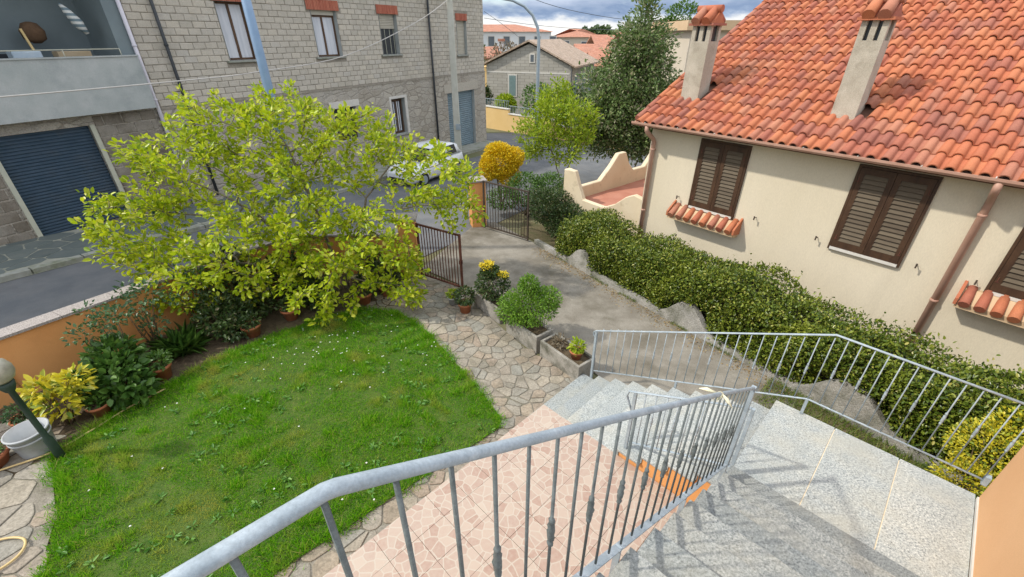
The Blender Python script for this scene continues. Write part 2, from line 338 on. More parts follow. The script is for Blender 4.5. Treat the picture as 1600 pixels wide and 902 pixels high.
M['pink_paving'] = pm('pink_paving', (.36, .26, .23, 1), (.42, .31, .28, 1), 1.5, .9, 30, .3)
M['striped'] = None
M['cardboard'] = pm('cardboard', (.38, .30, .19, 1), (.43, .345, .23, 1), 5, .9, 20, .1)
M['brown_cloth'] = pm('brown_cloth', (.10, .06, .035, 1), (.14, .085, .05, 1), 8, .95, 20, .5, .02)
M['blue_plastic'] = pm('pale_plastic', (.42, .52, .60, 1), (.5, .58, .64, 1), 4, .5, 20, .1)
M['rag'] = pm('rag', (.72, .68, .5, 1), (.66, .62, .42, 1), 12, .9, 60, .3, .004)
M['meter'] = pm('meter_box', (.22, .29, .27, 1), (.27, .34, .31, 1), 4, .6, 20, .1)
M['gas'] = pm('gas_pipe', (.66, .36, .12, 1), (.70, .40, .15, 1), 5, .5, 20, .05)
def special():
    # speckled granite of the treads
    for gname, gk in (('granite', 1.0), ('dark_granite', .70)):  # second variant is a darker tone, used for the upper treads
        m, nt, b = base(gname); v = pos(nt)
        f = noise(nt, 62, 4, .85, v); c = ramp(nt, f, [(.34, (.075, .08, .085)), (.45, (.29, .31, .31)), (.55, (.44, .455, .445)), (.66, (.68, .68, .65))])
        big = ramp(nt, noise(nt, 2.3, 6, .6, v), [(.42, (0, 0, 0)), (.72, (.55, .55, .55))]); c = mixc(nt, big, c, (.50, .455, .36, 1))
        st = ramp(nt, noise(nt, 1.3, 7, .65, pos(nt, (1.3, 1, 1))), [(.45, (0, 0, 0)), (.7, (.5, .5, .5))]); c = mixc(nt, st, c, (.27, .29, .29, 1))
        c = mixc(nt, 1.0, c, ramp(nt, rnd(nt), [(0, (.74 * gk, .78 * gk, .80 * gk)), (.5, (.92 * gk, .95 * gk, .95 * gk)), (1, (1.12 * gk, 1.11 * gk, 1.07 * gk))]), 'MULTIPLY')
        nt.links.new(c, b.inputs['Base Color']); b.inputs['Roughness'].default_value = .62; b.inputs['Specular IOR Level'].default_value = .35
        bump(nt, b, f, .12, .002); M[gname] = m
    # coping granite, pinkish
    m, nt, b = base('coping_granite'); f = noise(nt, 80, 3, .75); c = ramp(nt, f, [(.36, (.12, .10, .095)), (.5, (.31, .28, .26)), (.66, (.46, .42, .39))])
    nt.links.new(c, b.inputs['Base Color']); b.inputs['Roughness'].default_value = .7; bump(nt, b, f, .2, .003); M['coping'] = m
    # terrace tile: a printed pattern of pink stones with pale joints
    m, nt, b = base('printed_tile'); v = pos(nt)
    wv = noise(nt, 7, 3, .5, v); va = nt.nodes.new('ShaderNodeVectorMath'); va.operation = 'MULTIPLY_ADD'; va.inputs[1].default_value = (.035, .035, .0)
    cx = nt.nodes.new('ShaderNodeCombineXYZ'); nt.links.new(wv, cx.inputs[0]); nt.links.new(wv, cx.inputs[1]); nt.links.new(cx.outputs[0], va.inputs[0]); nt.links.new(v, va.inputs[2])
    vo = node(nt, 'ShaderNodeTexVoronoi', Scale=9.5, feature='DISTANCE_TO_EDGE'); vo.voronoi_dimensions = '2D'; nt.links.new(va.outputs[0], vo.inputs['Vector'])
    vc = node(nt, 'ShaderNodeTexVoronoi', Scale=9.5); vc.voronoi_dimensions = '2D'; nt.links.new(va.outputs[0], vc.inputs['Vector'])
    sp = nt.nodes.new('ShaderNodeSeparateColor'); nt.links.new(vc.outputs['Color'], sp.inputs[0])
    stone = ramp(nt, sp.outputs[0], [(0, (.34, .225, .175)), (.35, (.39, .295, .24)), (.6, (.43, .345, .28)), (.8, (.375, .265, .21)), (1, (.45, .375, .305))])
    stone = mixc(nt, ramp(nt, noise(nt, 26, 4, .6, v), [(.4, (0, 0, 0)), (.75, (.5, .5, .5))]), stone, (.44, .375, .305, 1))
    c = mixc(nt, ramp(nt, vo.outputs['Distance'], [(.03, (0, 0, 0)), (.075, (1, 1, 1))]), (.45, .40, .33, 1), stone)
    nt.links.new(c, b.inputs['Base Color']); b.inputs['Roughness'].default_value = .42; b.inputs['Specular IOR Level'].default_value = .4; M['printed_tile'] = m
    # block walls too far to tell the blocks apart
    m, nt, b = base('stone_house'); br = node(nt, 'ShaderNodeTexBrick'); br.inputs['Scale'].default_value = 1; br.inputs['Brick Width'].default_value = .5; br.inputs['Row Height'].default_value = .25
    br.inputs['Mortar Size'].default_value = .018; br.inputs['Mortar Smooth'].default_value = .4; br.inputs['Color1'].default_value = (.34, .325, .29, 1); br.inputs['Color2'].default_value = (.42, .40, .355, 1); br.inputs['Mortar'].default_value = (.22, .21, .19, 1)
    g = nt.nodes.new('ShaderNodeNewGeometry'); sx = nt.nodes.new('ShaderNodeSeparateXYZ'); nt.links.new(g.outputs['Position'], sx.inputs[0])
    a = node(nt, 'ShaderNodeMath', operation='ADD'); nt.links.new(sx.outputs[0], a.inputs[0]); nt.links.new(sx.outputs[1], a.inputs[1])
    cb = nt.nodes.new('ShaderNodeCombineXYZ'); nt.links.new(a.outputs[0], cb.inputs[0]); nt.links.new(sx.outputs[2], cb.inputs[1]); nt.links.new(cb.outputs[0], br.inputs['Vector'])
    c = mixc(nt, ramp(nt, noise(nt, 1.5, 6, .6), [(.4, (0, 0, 0)), (.7, (.5, .5, .5))]), br.outputs['Color'], (.30, .28, .235, 1))
    nt.links.new(c, b.inputs['Base Color']); b.inputs['Roughness'].default_value = .95; bump(nt, b, br.outputs['Fac'], -.6, .02); M['stone_house'] = m
    m, nt, b = base('rubble'); v = pos(nt, (1.6, 1.6, 3.2)); vo = node(nt, 'ShaderNodeTexVoronoi', Scale=1.15, feature='DISTANCE_TO_EDGE'); vc = node(nt, 'ShaderNodeTexVoronoi', Scale=1.15); nz = noise(nt, 3, 4, .6); va = nt.nodes.new('ShaderNodeVectorMath'); va.operation = 'MULTIPLY_ADD'; va.inputs[1].default_value = (.5, .5, .5)
    cx = nt.nodes.new('ShaderNodeCombineXYZ'); [nt.links.new(nz, cx.inputs[i]) for i in range(3)]; nt.links.new(cx.outputs[0], va.inputs[0]); nt.links.new(v, va.inputs[2])
    for k_ in (vo, vc): nt.links.new(va.outputs[0], k_.inputs['Vector'])
    sp = nt.nodes.new('ShaderNodeSeparateColor'); nt.links.new(vc.outputs['Color'], sp.inputs[0]); stc = ramp(nt, sp.outputs[0], [(0, (.33, .295, .24)), (.5, (.41, .375, .315)), (1, (.48, .44, .37))]); ed = ramp(nt, vo.outputs['Distance'], [(.01, (0, 0, 0)), (.09, (1, 1, 1))])
    smear = ramp(nt, noise(nt, .9, 6, .6), [(.42, (0, 0, 0)), (.6, (1, 1, 1))]); c = mixc(nt, ed, (.30, .27, .225, 1), stc); c = mixc(nt, mixc(nt, .9, (.35, .35, .35, 1), smear), c, (.40, .37, .32, 1)); fn = ramp(nt, noise(nt, 28, 4, .6), [(.3, (.72,) * 3), (.7, (1.2,) * 3)]); c = mixc(nt, 1.0, c, fn, 'MULTIPLY')
    nt.links.new(c, b.inputs['Base Color']); b.inputs['Roughness'].default_value = .95; ad = node(nt, 'ShaderNodeMath', operation='ADD'); nt.links.new(ed, ad.inputs[0]); nt.links.new(noise(nt, 14, 5, .65), ad.inputs[1]); bump(nt, b, ad.outputs[0], .7, .03); M['rubble'] = m
    m, nt, b = base('striped_cloth'); wv = node(nt, 'ShaderNodeTexWave', Scale=2.4, Distortion=.6); wv.bands_direction = 'Z'; nt.links.new(pos(nt), wv.inputs['Vector'])
    nt.links.new(ramp(nt, wv.outputs[0], [(.45, (.58, .60, .58)), (.55, (.16, .22, .25))]), b.inputs['Base Color']); b.inputs['Roughness'].default_value = .9; M['striped'] = m
special()
M['leaf_lime'] = leaf('leaf_lime', [(0, (.29, .41, .012)), (.25, (.42, .53, .014)), (.55, (.54, .60, .025)), (.72, (.16, .28, .012)), (.88, (.46, .49, .02)), (1, (.68, .68, .14))], .45, .36)
M['leaf_lime2'] = leaf('leaf_lime2', [(0, (.19, .31, .014)), (.5, (.31, .42, .02)), (1, (.44, .50, .04))], .42, .42)
M['leaf_dark'] = leaf('leaf_dark', [(0, (.025, .055, .014)), (.5, (.05, .09, .024)), (.85, (.085, .125, .035)), (1, (.17, .15, .07))], .22, .35)
M['leaf_tree_dark'] = leaf('leaf_tree_dark', [(0, (.08, .135, .035)), (.5, (.14, .215, .065)), (.8, (.22, .29, .11)), (1, (.42, .38, .26))], .32, .36)
M['leaf_hedge'] = leaf('leaf_hedge', [(0, (.035, .065, .010)), (.3, (.085, .135, .018)), (.7, (.17, .225, .028)), (.93, (.30, .34, .05)), (1, (.42, .38, .10))], .28, .28, patch=((.25, .30, .035, 1), 1.9, .54, .74))
M['leaf_mid'] = leaf('leaf_mid', [(0, (.05, .12, .02)), (.5, (.08, .17, .028)), (1, (.13, .23, .04))], .3, .4)
M['leaf_bright'] = leaf('leaf_bright', [(0, (.08, .19, .015)), (.5, (.13, .27, .02)), (1, (.21, .35, .035))], .36, .45)
M['leaf_yellow'] = leaf('leaf_yellow', [(0, (.58, .50, .025)), (.45, (.68, .60, .05)), (.72, (.40, .44, .04)), (.88, (.12, .22, .02)), (1, (.74, .68, .16))], .34, .4)
M['leaf_gold'] = leaf('leaf_gold', [(0, (.66, .44, .008)), (.5, (.78, .56, .012)), (.82, (.74, .60, .03)), (1, (.34, .32, .02))], .34, .5)
M['leaf_hydr'] = leaf('leaf_broad', [(0, (.04, .10, .017)), (.5, (.065, .15, .024)), (1, (.11, .21, .035))], .26, .42)
M['leaf_rose'] = leaf('leaf_rose', [(0, (.035, .085, .03)), (.5, (.055, .12, .045)), (1, (.09, .17, .06))], .25, .4)
M['flower_yellow'] = leaf('flower_yellow', [(0, (.72, .56, .02)), (1, (.78, .66, .06))], .3, .5)
M['daisy'] = leaf('daisy', [(0, (.75, .75, .72)), (1, (.8, .8, .77))], .2, .6)
M['turf'] = pm('turf', (.045, .10, .012, 1), (.09, .13, .025, 1), 6, .98, 60, .9, .02, fine=.3)
M['grass'] = leaf('grass', [(0, (.065, .23, .004)), (.35, (.115, .34, .006)), (.7, (.175, .44, .010)), (.92, (.30, .48, .025)), (1, (.50, .46, .16))], .45, .5, patch=((.42, .42, .08, 1), 1.15, .54, .70), spec=.15)
M['weed'] = leaf('weed', [(0, (.08, .15, .018)), (.5, (.13, .20, .03)), (1, (.24, .25, .06))], .3, .5)
M['far_leaf'] = leaf('far_leaf', [(0, (.04, .075, .024)), (.6, (.07, .115, .035)), (1, (.12, .16, .05))], .2, .5)
M['brown_leaf'] = leaf('brown_leaf', [(0, (.13, .105, .07)), (.6, (.18, .15, .10)), (1, (.24, .20, .14))], .2, .6)
# ------------------------------------------------------------------ foliage helpers
def unit(v): return v / np.maximum(np.linalg.norm(v, axis=-1, keepdims=True), 1e-9)
def leaf_cards(P, D, size, width=.5, fold=.22, curl=.25, R=rng, nb=None):
    """folded, curled leaves: six points, two quads each"""
    N = len(P); D = unit(D); nb = unit(R.normal(size=(N, 3)) * .6 + (nb if nb is not None else np.array((0, 0, 1.))))
    X = unit(np.cross(D, nb)); Z = np.cross(X, D); s = np.asarray(size).reshape(-1, 1) * np.ones((N, 1)); wd = s * width * .5
    tip = P + D * s - Z * s * curl; V = np.stack([P, P + D * s * .32 + X * wd * .95 + Z * wd * fold, P + D * s * .72 + X * wd * .8 + Z * (wd * fold - s * curl * .4), tip,
        P + D * s * .72 - X * wd * .8 + Z * (wd * fold - s * curl * .4), P + D * s * .32 - X * wd * .95 + Z * wd * fold], 1).reshape(-1, 3)
    b = (np.arange(N) * 6).reshape(-1, 1); F = np.concatenate([b + np.array((0, 1, 2, 3)), b + np.array((0, 3, 4, 5))]); return V, F
def blades(P, h, wdt, lean, R=rng):
    N = len(P); a = R.uniform(0, 2 * np.pi, N); X = np.stack([np.cos(a), np.sin(a), 0 * a], 1); b = R.uniform(0, 2 * np.pi, N)
    L = np.stack([np.cos(b), np.sin(b), 0 * b], 1) * (lean * R.uniform(.2, 1.3, N))[:, None]; h = np.asarray(h).reshape(-1, 1); wd = np.asarray(wdt).reshape(-1, 1) * np.ones((N, 1))
    up = np.array((0, 0, 1.)); V = np.stack([P - X * wd / 2, P + X * wd / 2, P + up * h + L * h], 1).reshape(-1, 3)
    return V, (np.arange(N) * 3).reshape(-1, 1) + np.array((0, 1, 2))
def ellip(c, r, n, shell=.55, R=rng):
    d = unit(R.normal(size=(n, 3))); k = R.uniform(shell ** 3, 1, n) ** (1 / 3)
    return np.array(c) + d * k[:, None] * np.array(r), d
def tubes_np(P0, P1, r0, r1, n=5):
    N = len(P0); D = unit(P1 - P0); a = np.where(np.abs(D[:, 2:3]) < .9, np.array([[0, 0, 1.]]), np.array([[1., 0, 0]])); X = unit(np.cross(D, a)); Y = np.cross(D, X); V = []
    for k in range(n):
        t = 2 * np.pi * k / n; e = X * np.cos(t) + Y * np.sin(t); V += [P0 + e * r0[:, None], P1 + e * r1[:, None]]
    V = np.stack(V, 1).reshape(-1, 3); b = (np.arange(N) * 2 * n).reshape(-1, 1)
    F = np.concatenate([b + np.array((2 * k, 2 * ((k + 1) % n), 2 * ((k + 1) % n) + 1, 2 * k + 1)) for k in range(n)]); return V, F
def grow(stems, attr, step=.16, di=1.4, dk=.28, iters=70, up=.08, R=rng):
    nodes = []; par = []
    for st in stems:
        prev = -1
        for i, p in enumerate(st):
            p = np.array(p, float)
            if prev >= 0:
                a = nodes[prev]; m = max(1, int(np.linalg.norm(p - a) / step))
                for k in range(1, m + 1): nodes.append(a + (p - a) * k / m + R.normal(size=3) * step * .06); par.append(prev); prev = len(nodes) - 1
            else: nodes.append(p); par.append(-1); prev = len(nodes) - 1
    Nn = np.array(nodes); attr = attr.copy()
    for it in range(iters):
        if len(attr) == 0: break
        d = ((attr[:, None, :] - Nn[None]) ** 2).sum(-1) if len(attr) * len(Nn) < 4e6 else np.stack([((attr - x) ** 2).sum(-1) for x in Nn], 1)
        j = d.argmin(1); dm = np.sqrt(d[np.arange(len(attr)), j]); ok = dm < di
        if not ok.any(): di *= 1.5; continue
        acc = np.zeros_like(Nn); np.add.at(acc, j[ok], unit(attr[ok] - Nn[j[ok]])); k = np.unique(j[ok])
        dirs = unit(acc[k] + R.normal(size=(len(k), 3)) * .25 + np.array((0, 0, up))); new = Nn[k] + dirs * step
        par += list(k); Nn = np.vstack([Nn, new]); attr = attr[dm > dk]
    return Nn, np.array(par)
def limbs(Nn, par, tipr, pw=2.35):
    r = np.zeros(len(Nn)); ch = np.zeros(len(Nn), int)
    for i in range(len(Nn)):
        if par[i] >= 0: ch[par[i]] += 1
    for i in range(len(Nn) - 1, -1, -1):
        if r[i] == 0: r[i] = tipr ** pw
        if par[i] >= 0: r[par[i]] += r[i]
    return r ** (1 / pw), ch
def tree(name, label, base_, stems, blobs, na, nleaf, lsize, lmat, step=.16, tipr=.006, jitter=.07, thin=.02, shell=.3, wd=.5, group=None, dk=.28, di=1.6, lvar=.3, bark='bark', droop=.0, maxr=.2, cat='tree'):
    root = thing(name, base_, label, cat, group); tot = sum(b[2] for b in blobs); at_ = []
    for c, r, wt in blobs: at_.append(ellip(c, r, max(3, int(na * wt / tot)), shell)[0])
    Nn, par = grow(stems, np.vstack(at_), step, di, dk); r, ch = limbs(Nn, par, tipr); r = np.minimum(r, maxr)
    i = np.where(par >= 0)[0]; rp = np.minimum(r[par[i]], r[i] * 1.6); V, F = tubes_np(Nn[par[i]], Nn[i], rp, r[i], 6); nph('trunk', V, F, M[bark], root)
    th = np.where((r < thin))[0]; k = rng.choice(th, nleaf); ax = unit(Nn[k] - Nn[np.maximum(par[k], 0)])
    off = rng.normal(size=(nleaf, 3)); P = Nn[k] + off * jitter; D = unit(off) * .8 + ax * .7 + np.array((0, 0, .25 - droop)) + rng.normal(size=(nleaf, 3)) * .35
    V, F = leaf_cards(P, D, lsize * rng.uniform(1 - lvar, 1 + lvar, nleaf), wd); nph('crown', V, F, M[lmat], root); return root
def shrub(name, label, base_, lobes, nleaf, lsize, lmat, stems=8, stemr=.008, wd=.5, shell=.5, group=None, cat='shrub', lvar=.3, up=.3, curl=.25, parent=None, fold=.22, smat='twig'):
    root = parent or thing(name, base_, label, cat, group); b = np.array(base_); tot = sum(l[2] for l in lobes); PP = []; DD = []; b0 = MB()
    for c, r, wt in lobes:
        n = int(nleaf * wt / tot); P, d = ellip(np.array(c), r, n, shell); g = rng.normal(size=(n, 3)) * .5
        PP.append(P); DD.append(d + g + np.array((0, 0, up)))
    P = np.vstack(PP); D = np.vstack(DD); P[:, 2] = np.maximum(P[:, 2], b[2] + .01)
    for k in range(stems):
        c, r, _ = lobes[k % len(lobes)]; e = ellip(c, np.array(r) * .8, 1, .4)[0][0]; m = b * .5 + e * .5 + rng.normal(size=3) * .05; m[2] = b[2] + (e[2] - b[2]) * .55
        o = np.array((rng.normal() * .04, rng.normal() * .04, 0)); b0.tube([b + o, m, e], [stemr * 1.3, stemr, stemr * .5], 5)
    b0.build('stem', M[smat], root); V, F = leaf_cards(P, D, lsize * rng.uniform(1 - lvar, 1 + lvar, len(P)), wd, fold, curl); nph('foliage', V, F, M[lmat], root); return root

# ------------------------------------------------------------------ the ground
def sheet(name, poly, dz, mat, kind='structure', zf=G, side=0):
    b = MB(); n = len(poly); b.v = [(x, y, zf(x, y) + dz) for x, y in poly]; b.f = [tuple(range(n))]
    if side:
        b.v += [(x, y, zf(x, y) + dz - side) for x, y in poly]; b.f += [(i, n + i, n + (i + 1) % n, (i + 1) % n) for i in range(n)]
    me = b.mesh(name, recalc=False); bm = bmesh.new(); bm.from_mesh(me); bmesh.ops.triangulate(bm, faces=[f for f in bm.faces if len(f.verts) > 4])
    bm.faces.ensure_lookup_table(); bm.normal_update()
    if bm.faces[0].normal.z < 0: bmesh.ops.reverse_faces(bm, faces=bm.faces)
    bm.to_mesh(me); bm.free(); return tag(link(name, me, mat), kind=kind)
def make_ground():
    R = [0, 3, 6, 10, 15, 20, 26, 33, 42, 55, 75, 110, 180, 300, 600, 1200, 2500]; n = 72; V = [(0, 12, G(0, 12) - .03)]; F = []
    for r in R[1:]:
        for k in range(n):
            a = 2 * math.pi * k / n; x, y = r * math.cos(a), 12 + r * math.sin(a); V.append((x, y, G(x, y) - .03))
    b = MB(); b.v = V
    for k in range(n): b.f.append((0, 1 + k, 1 + (k + 1) % n))
    for i in range(len(R) - 2):
        for k in range(n): b.f.append((1 + i * n + k, 1 + (i + 1) * n + k, 1 + (i + 1) * n + (k + 1) % n, 1 + i * n + (k + 1) % n))
    tag(link('ground', b.mesh('ground'), M['far_ground']), kind='structure')
make_ground()
def Axy(s, o): return A(s, o, 0)[:2]
sheet('street', [Axy(-16, 2.5), Axy(45, 2.5), (19, 44), (8.5, 26), (2.6, 19.2), (-.4, 14.4), (-2.8, 10.6), (-5.6, 9.9), (-7.55, 6.0), (-10.6, -.6)], -.012, M['asphalt'])
sheet('side_street', [Axy(23.2, 2.45), Axy(23.2, -8), (-3.2, 35.6), (1, 37.4), (6, 38.5), (14, 42), Axy(45, 2.45)], -.016, M['asphalt'])
sheet('driveway', [(-2.4, 10.3), (-1.15, 9.3), (-.6, 8.3), (.3, 7.2), (1.45, 6.1), (1.9, 5.3), (3.9, 3.6), (5.6, 4.5), (.65, 12.45), (-.6, 14.3), (-1.3, 13.9)], -.006, M['concrete_drive'])
LAWN = [(-4.75, 1.2), (-4.84, 2.42), (-5.4, 3.2), (-6.15, 3.9), (-5.97, 4.86), (-5.26, 6.19), (-4.6, 7.0), (-3.9, 7.75), (-3.1, 8.05), (-2.4, 7.9), (-1.75, 7.25), (-1.2, 6.45), (-.6, 5.55), (-.18, 4.85), (-.2, 4.6), (-.75, 4.1), (-2.5, 2.47), (-3.6, 1.3)]
sheet('garden_bed', [(-8.0, 3.0), (-7.9, 4.3), (-7.1, 6.2), (-5.75, 8.85), (-5.3, 9.5), (-2.6, 9.6), (-2.5, 8.3), (-4.0, 7.4), (-5.6, 5.2), (-6.1, 4.3), (-6.6, 3.0)], .008, M['soil'])
sheet('lawn', LAWN, .028, M['turf'])
PATH1 = [(-2.5, 9.9), (-1.15, 9.3), (-.85, 8.45), (-.25, 7.5), (.35, 6.6), (1.1, 5.85), (1.45, 5.75), (.47, 4.5), (-2.72, 1.32), (-3.9, 1.3), (-2.6, 2.7), (-.9, 4.2), (-.35, 4.75), (-1.3, 6.2), (-2.4, 7.75), (-3.2, 8.3)]
PATH2 = [(-5.0, 1.2), (-4.9, 2.4), (-5.35, 3.1), (-6.2, 3.95), (-6.5, 4.5), (-7.3, 4.5), (-7.6, 2.6), (-7.0, 1.2)]
def crazy(name, poly, size, gap, mat, th, joint, z0=.0, seed=3, stretch=1., clip=(), jit=.42, drop=0):
    o = sheet(name, poly, z0, joint); R = random.Random(seed)
    for c in voronoi(poly, size, gap, jit, stretch=stretch, R=R, clip=clip, drop=drop): slab('paving_stone', c, lambda x, y: G(x, y) + z0, th, mat, o, R=R)
    return o
crazy('garden_path', PATH1, .205, .020, M['flag'], .012, M['mortar'], .004, 3, jit=.55, drop=.2)
crazy('side_path', PATH2, .23, .020, M['flag'], .014, M['mortar'], .004, 5, jit=.55, drop=.18)
# slate pavement across the street with its kerb
PAVE = [Axy(-7, .02), Axy(9, .02), Axy(9, 2.42), Axy(4, 2.40), Axy(-1, 2.42), Axy(-7, 2.44)]
crazy('pavement', PAVE, .62, .035, M['slate'], .012, M['slate_joint'], .11, 9, clip=[(*Axy(0, 2.42), nA[0], nA[1]), (*Axy(0, .03), -nA[0], -nA[1])])
sheet('far_pavement', [Axy(9.02, .02), Axy(23.2, .02), Axy(23.2, 1.25), Axy(9.02, 2.42)], .11, M['kerb'], side=.16)
ks = sheet('kerb', [Axy(-7, 2.42), Axy(9, 2.42), Axy(9, 2.66), Axy(-7, 2.66)], .0, M['slate_joint'])
for k in range(16):
    a0 = -7 + k; b = MB(); P = [Axy(a0 + .01, 2.44), Axy(a0 + .99, 2.44), Axy(a0 + .99, 2.64), Axy(a0 + .01, 2.64)]
    b.prism([(x, y, G(x, y) - .02) for x, y in P], [(x, y, G(x, y) + .125 + .004 * (k % 3)) for x, y in P]).build('kerb_stone', M['kerb'], ks, bevel=.012)

# ------------------------------------------------------------------ block-built house across the street
HA = thing('block_house', A(10, 0, -.5), 'two storey bare concrete block house with balcony, roller doors and brick lintels across the street', 'house')
FZ = 7.7; C0 = 3.16
OPEN = [(6.82, 7.9, 4.42, 6.2), (10.6, 11.86, 4.4, 6.08), (14.35, 15.5, 4.38, 6.06), (20.4, 21.35, 4.18, 5.92), (10.8, 12.1, .9, 2.34), (14.4, 15.45, .62, 2.4), (19.1, 21.9, -1.2, 2.22)]
def facade():
    # wall core with recessed openings: strips between opening edges
    ss = sorted({4.0, 23.2, *[o[0] for o in OPEN], *[o[1] for o in OPEN]}); zs = sorted({-1.7, FZ, C0, *[o[2] for o in OPEN], *[o[3] for o in OPEN]})
    up, lo = MB(), MB()
    for i in range(len(ss) - 1):
        for j in range(len(zs) - 1):
            sm, zm = (ss[i] + ss[i + 1]) / 2, (zs[j] + zs[j + 1]) / 2
            if any(o[0] < sm < o[1] and o[2] < zm < o[3] for o in OPEN): continue
            m = up if zm > C0 else lo; off = 0 if zm > C0 else .035; b = len(m.v)
            m.v += [A(ss[i], off, zs[j]), A(ss[i + 1], off, zs[j]), A(ss[i + 1], off, zs[j + 1]), A(ss[i], off, zs[j + 1])]; m.f.append((b, b + 1, b + 2, b + 3))
    for s0, s1, z0, z1 in OPEN:
        rv = MB()
        for a, c in (((s0, z0), (s1, z0)), ((s1, z0), (s1, z1)), ((s1, z1), (s0, z1)), ((s0, z1), (s0, z0))):
            b = len(rv.v); rv.v += [A(a[0], .035, a[1]), A(c[0], .035, c[1]), A(c[0], -.3, c[1]), A(a[0], -.3, a[1])]; rv.f.append((b, b + 1, b + 2, b + 3))
        link('reveal', rv.mesh('reveal', origin(HA)), M['grey_render'], HA)
    link('upper_wall', up.mesh('upper_wall', origin(HA)), M['block_mortar'], HA); link('lower_wall', lo.mesh('lower_wall', origin(HA)), M['rubble'], HA)
    b = MB(); b.box(A, 4.0, 23.2, -9, -.31, -1.7, FZ - .1); b.box(A, -7, 4.0, -9, -1.9, -1, FZ - .1); b.build('core', M['rubble'], HA)
    b = MB(); b.box(A, 4.02, 23.22, -.02, .06, C0 - .05, C0 + .03); b.build('string_course', M['block_mortar'], HA)
    b = MB(); b.box(A, -7, 23.4, -9.2, .55, FZ, FZ + .18); b.build('roof_slab', M['grey_render'], HA)
facade()
def block_mesh(w_, h_, d, rough=.006, seed=0):
    R = random.Random(seed); b = MB(); e = .014; w2, h2 = w_ / 2, h_ / 2
    o = [(-w2, 0, -h2), (w2, 0, -h2), (w2, 0, h2), (-w2, 0, h2)]; m = [(x, d * .6, z) for x, _, z in o]; n_ = [(x * (1 - e / w2) + R.uniform(-rough, rough), d, z * (1 - e / h2) + R.uniform(-rough, rough)) for x, _, z in o]
    b.v = o + m + n_
    for i in range(4): j = (i + 1) % 4; b.f += [(i, j, 4 + j, 4 + i), (4 + i, 4 + j, 8 + j, 8 + i)]
    b.f.append((8, 9, 10, 11)); return b
def blocks():
    L = []; rows = int((FZ - C0) / .2)
    for r in range(rows):
        z0 = C0 + .03 + r * .2; s = 4.12 - (.2 if r % 2 else 0)
        while s < 23.2:
            a, c = max(s, 4.1), min(s + .4, 23.2); s += .4
            for o in OPEN + [(10.4, 12.06, 6.06, 6.46), (14.2, 15.65, 6.04, 6.44), (20.3, 21.45, 5.9, 6.3), (6.7, 8.05, 6.18, 6.58), (10.45, 12.0, 4.24, 4.4), (14.2, 15.65, 4.22, 4.38), (20.3, 21.45, 4.05, 4.18), (6.7, 8.0, 4.28, 4.42)]:
                if z0 + .1 > o[2] and z0 + .1 < o[3] + .02:
                    if a < o[0] < c: c = o[0] - .01
                    elif a < o[1] < c: a = o[1] + .01
                    elif o[0] <= a and c <= o[1]: c = a
            if c - a > .06 and z0 + .2 < FZ: L.append((a, c, z0))
    px = lambda a, z: math.hypot(A(a, 0, 0)[0], A(a, 0, 0)[1]) + (50 if z > 6.15 + .03 * (a - 4) else 0)
    L.sort(key=lambda t: px(t[0], t[2])); cache = {}; rest = MB(); R = random.Random(4); ang = math.atan2(-dA[1], -dA[0])
    for k, (a, c, z) in enumerate(L):
        w_ = round(c - a - R.choice((.012, .02, .02, .03)), 2); d = .018 + R.uniform(0, .012); cen = ((a + c) / 2, z + .1)
        if k < 300:
            key = (w_, R.randrange(5))
            if key not in cache: cache[key] = block_mesh(w_, .184, .024, .007, hash(key) % 99).mesh('block', recalc=True)
            o = link('block', cache[key], M['block'], HA, A(cen[0] + R.uniform(-.004, .004), R.uniform(-.010, .006), cen[1] + R.uniform(-.004, .004))); o.rotation_euler = (R.uniform(-.03, .03), R.uniform(-.018, .018), ang)
        else:
            bb = block_mesh(w_, .184, d, .007, k); base_ = len(rest.v)
            rest.v += [A(cen[0] - x, y, cen[1] + zz) for x, y, zz in bb.v]; rest.f += [tuple(base_ + i for i in f) for f in bb.f]
    tag(rest.build('farther_blocks', M['block'], HA), kind='stuff')
blocks()
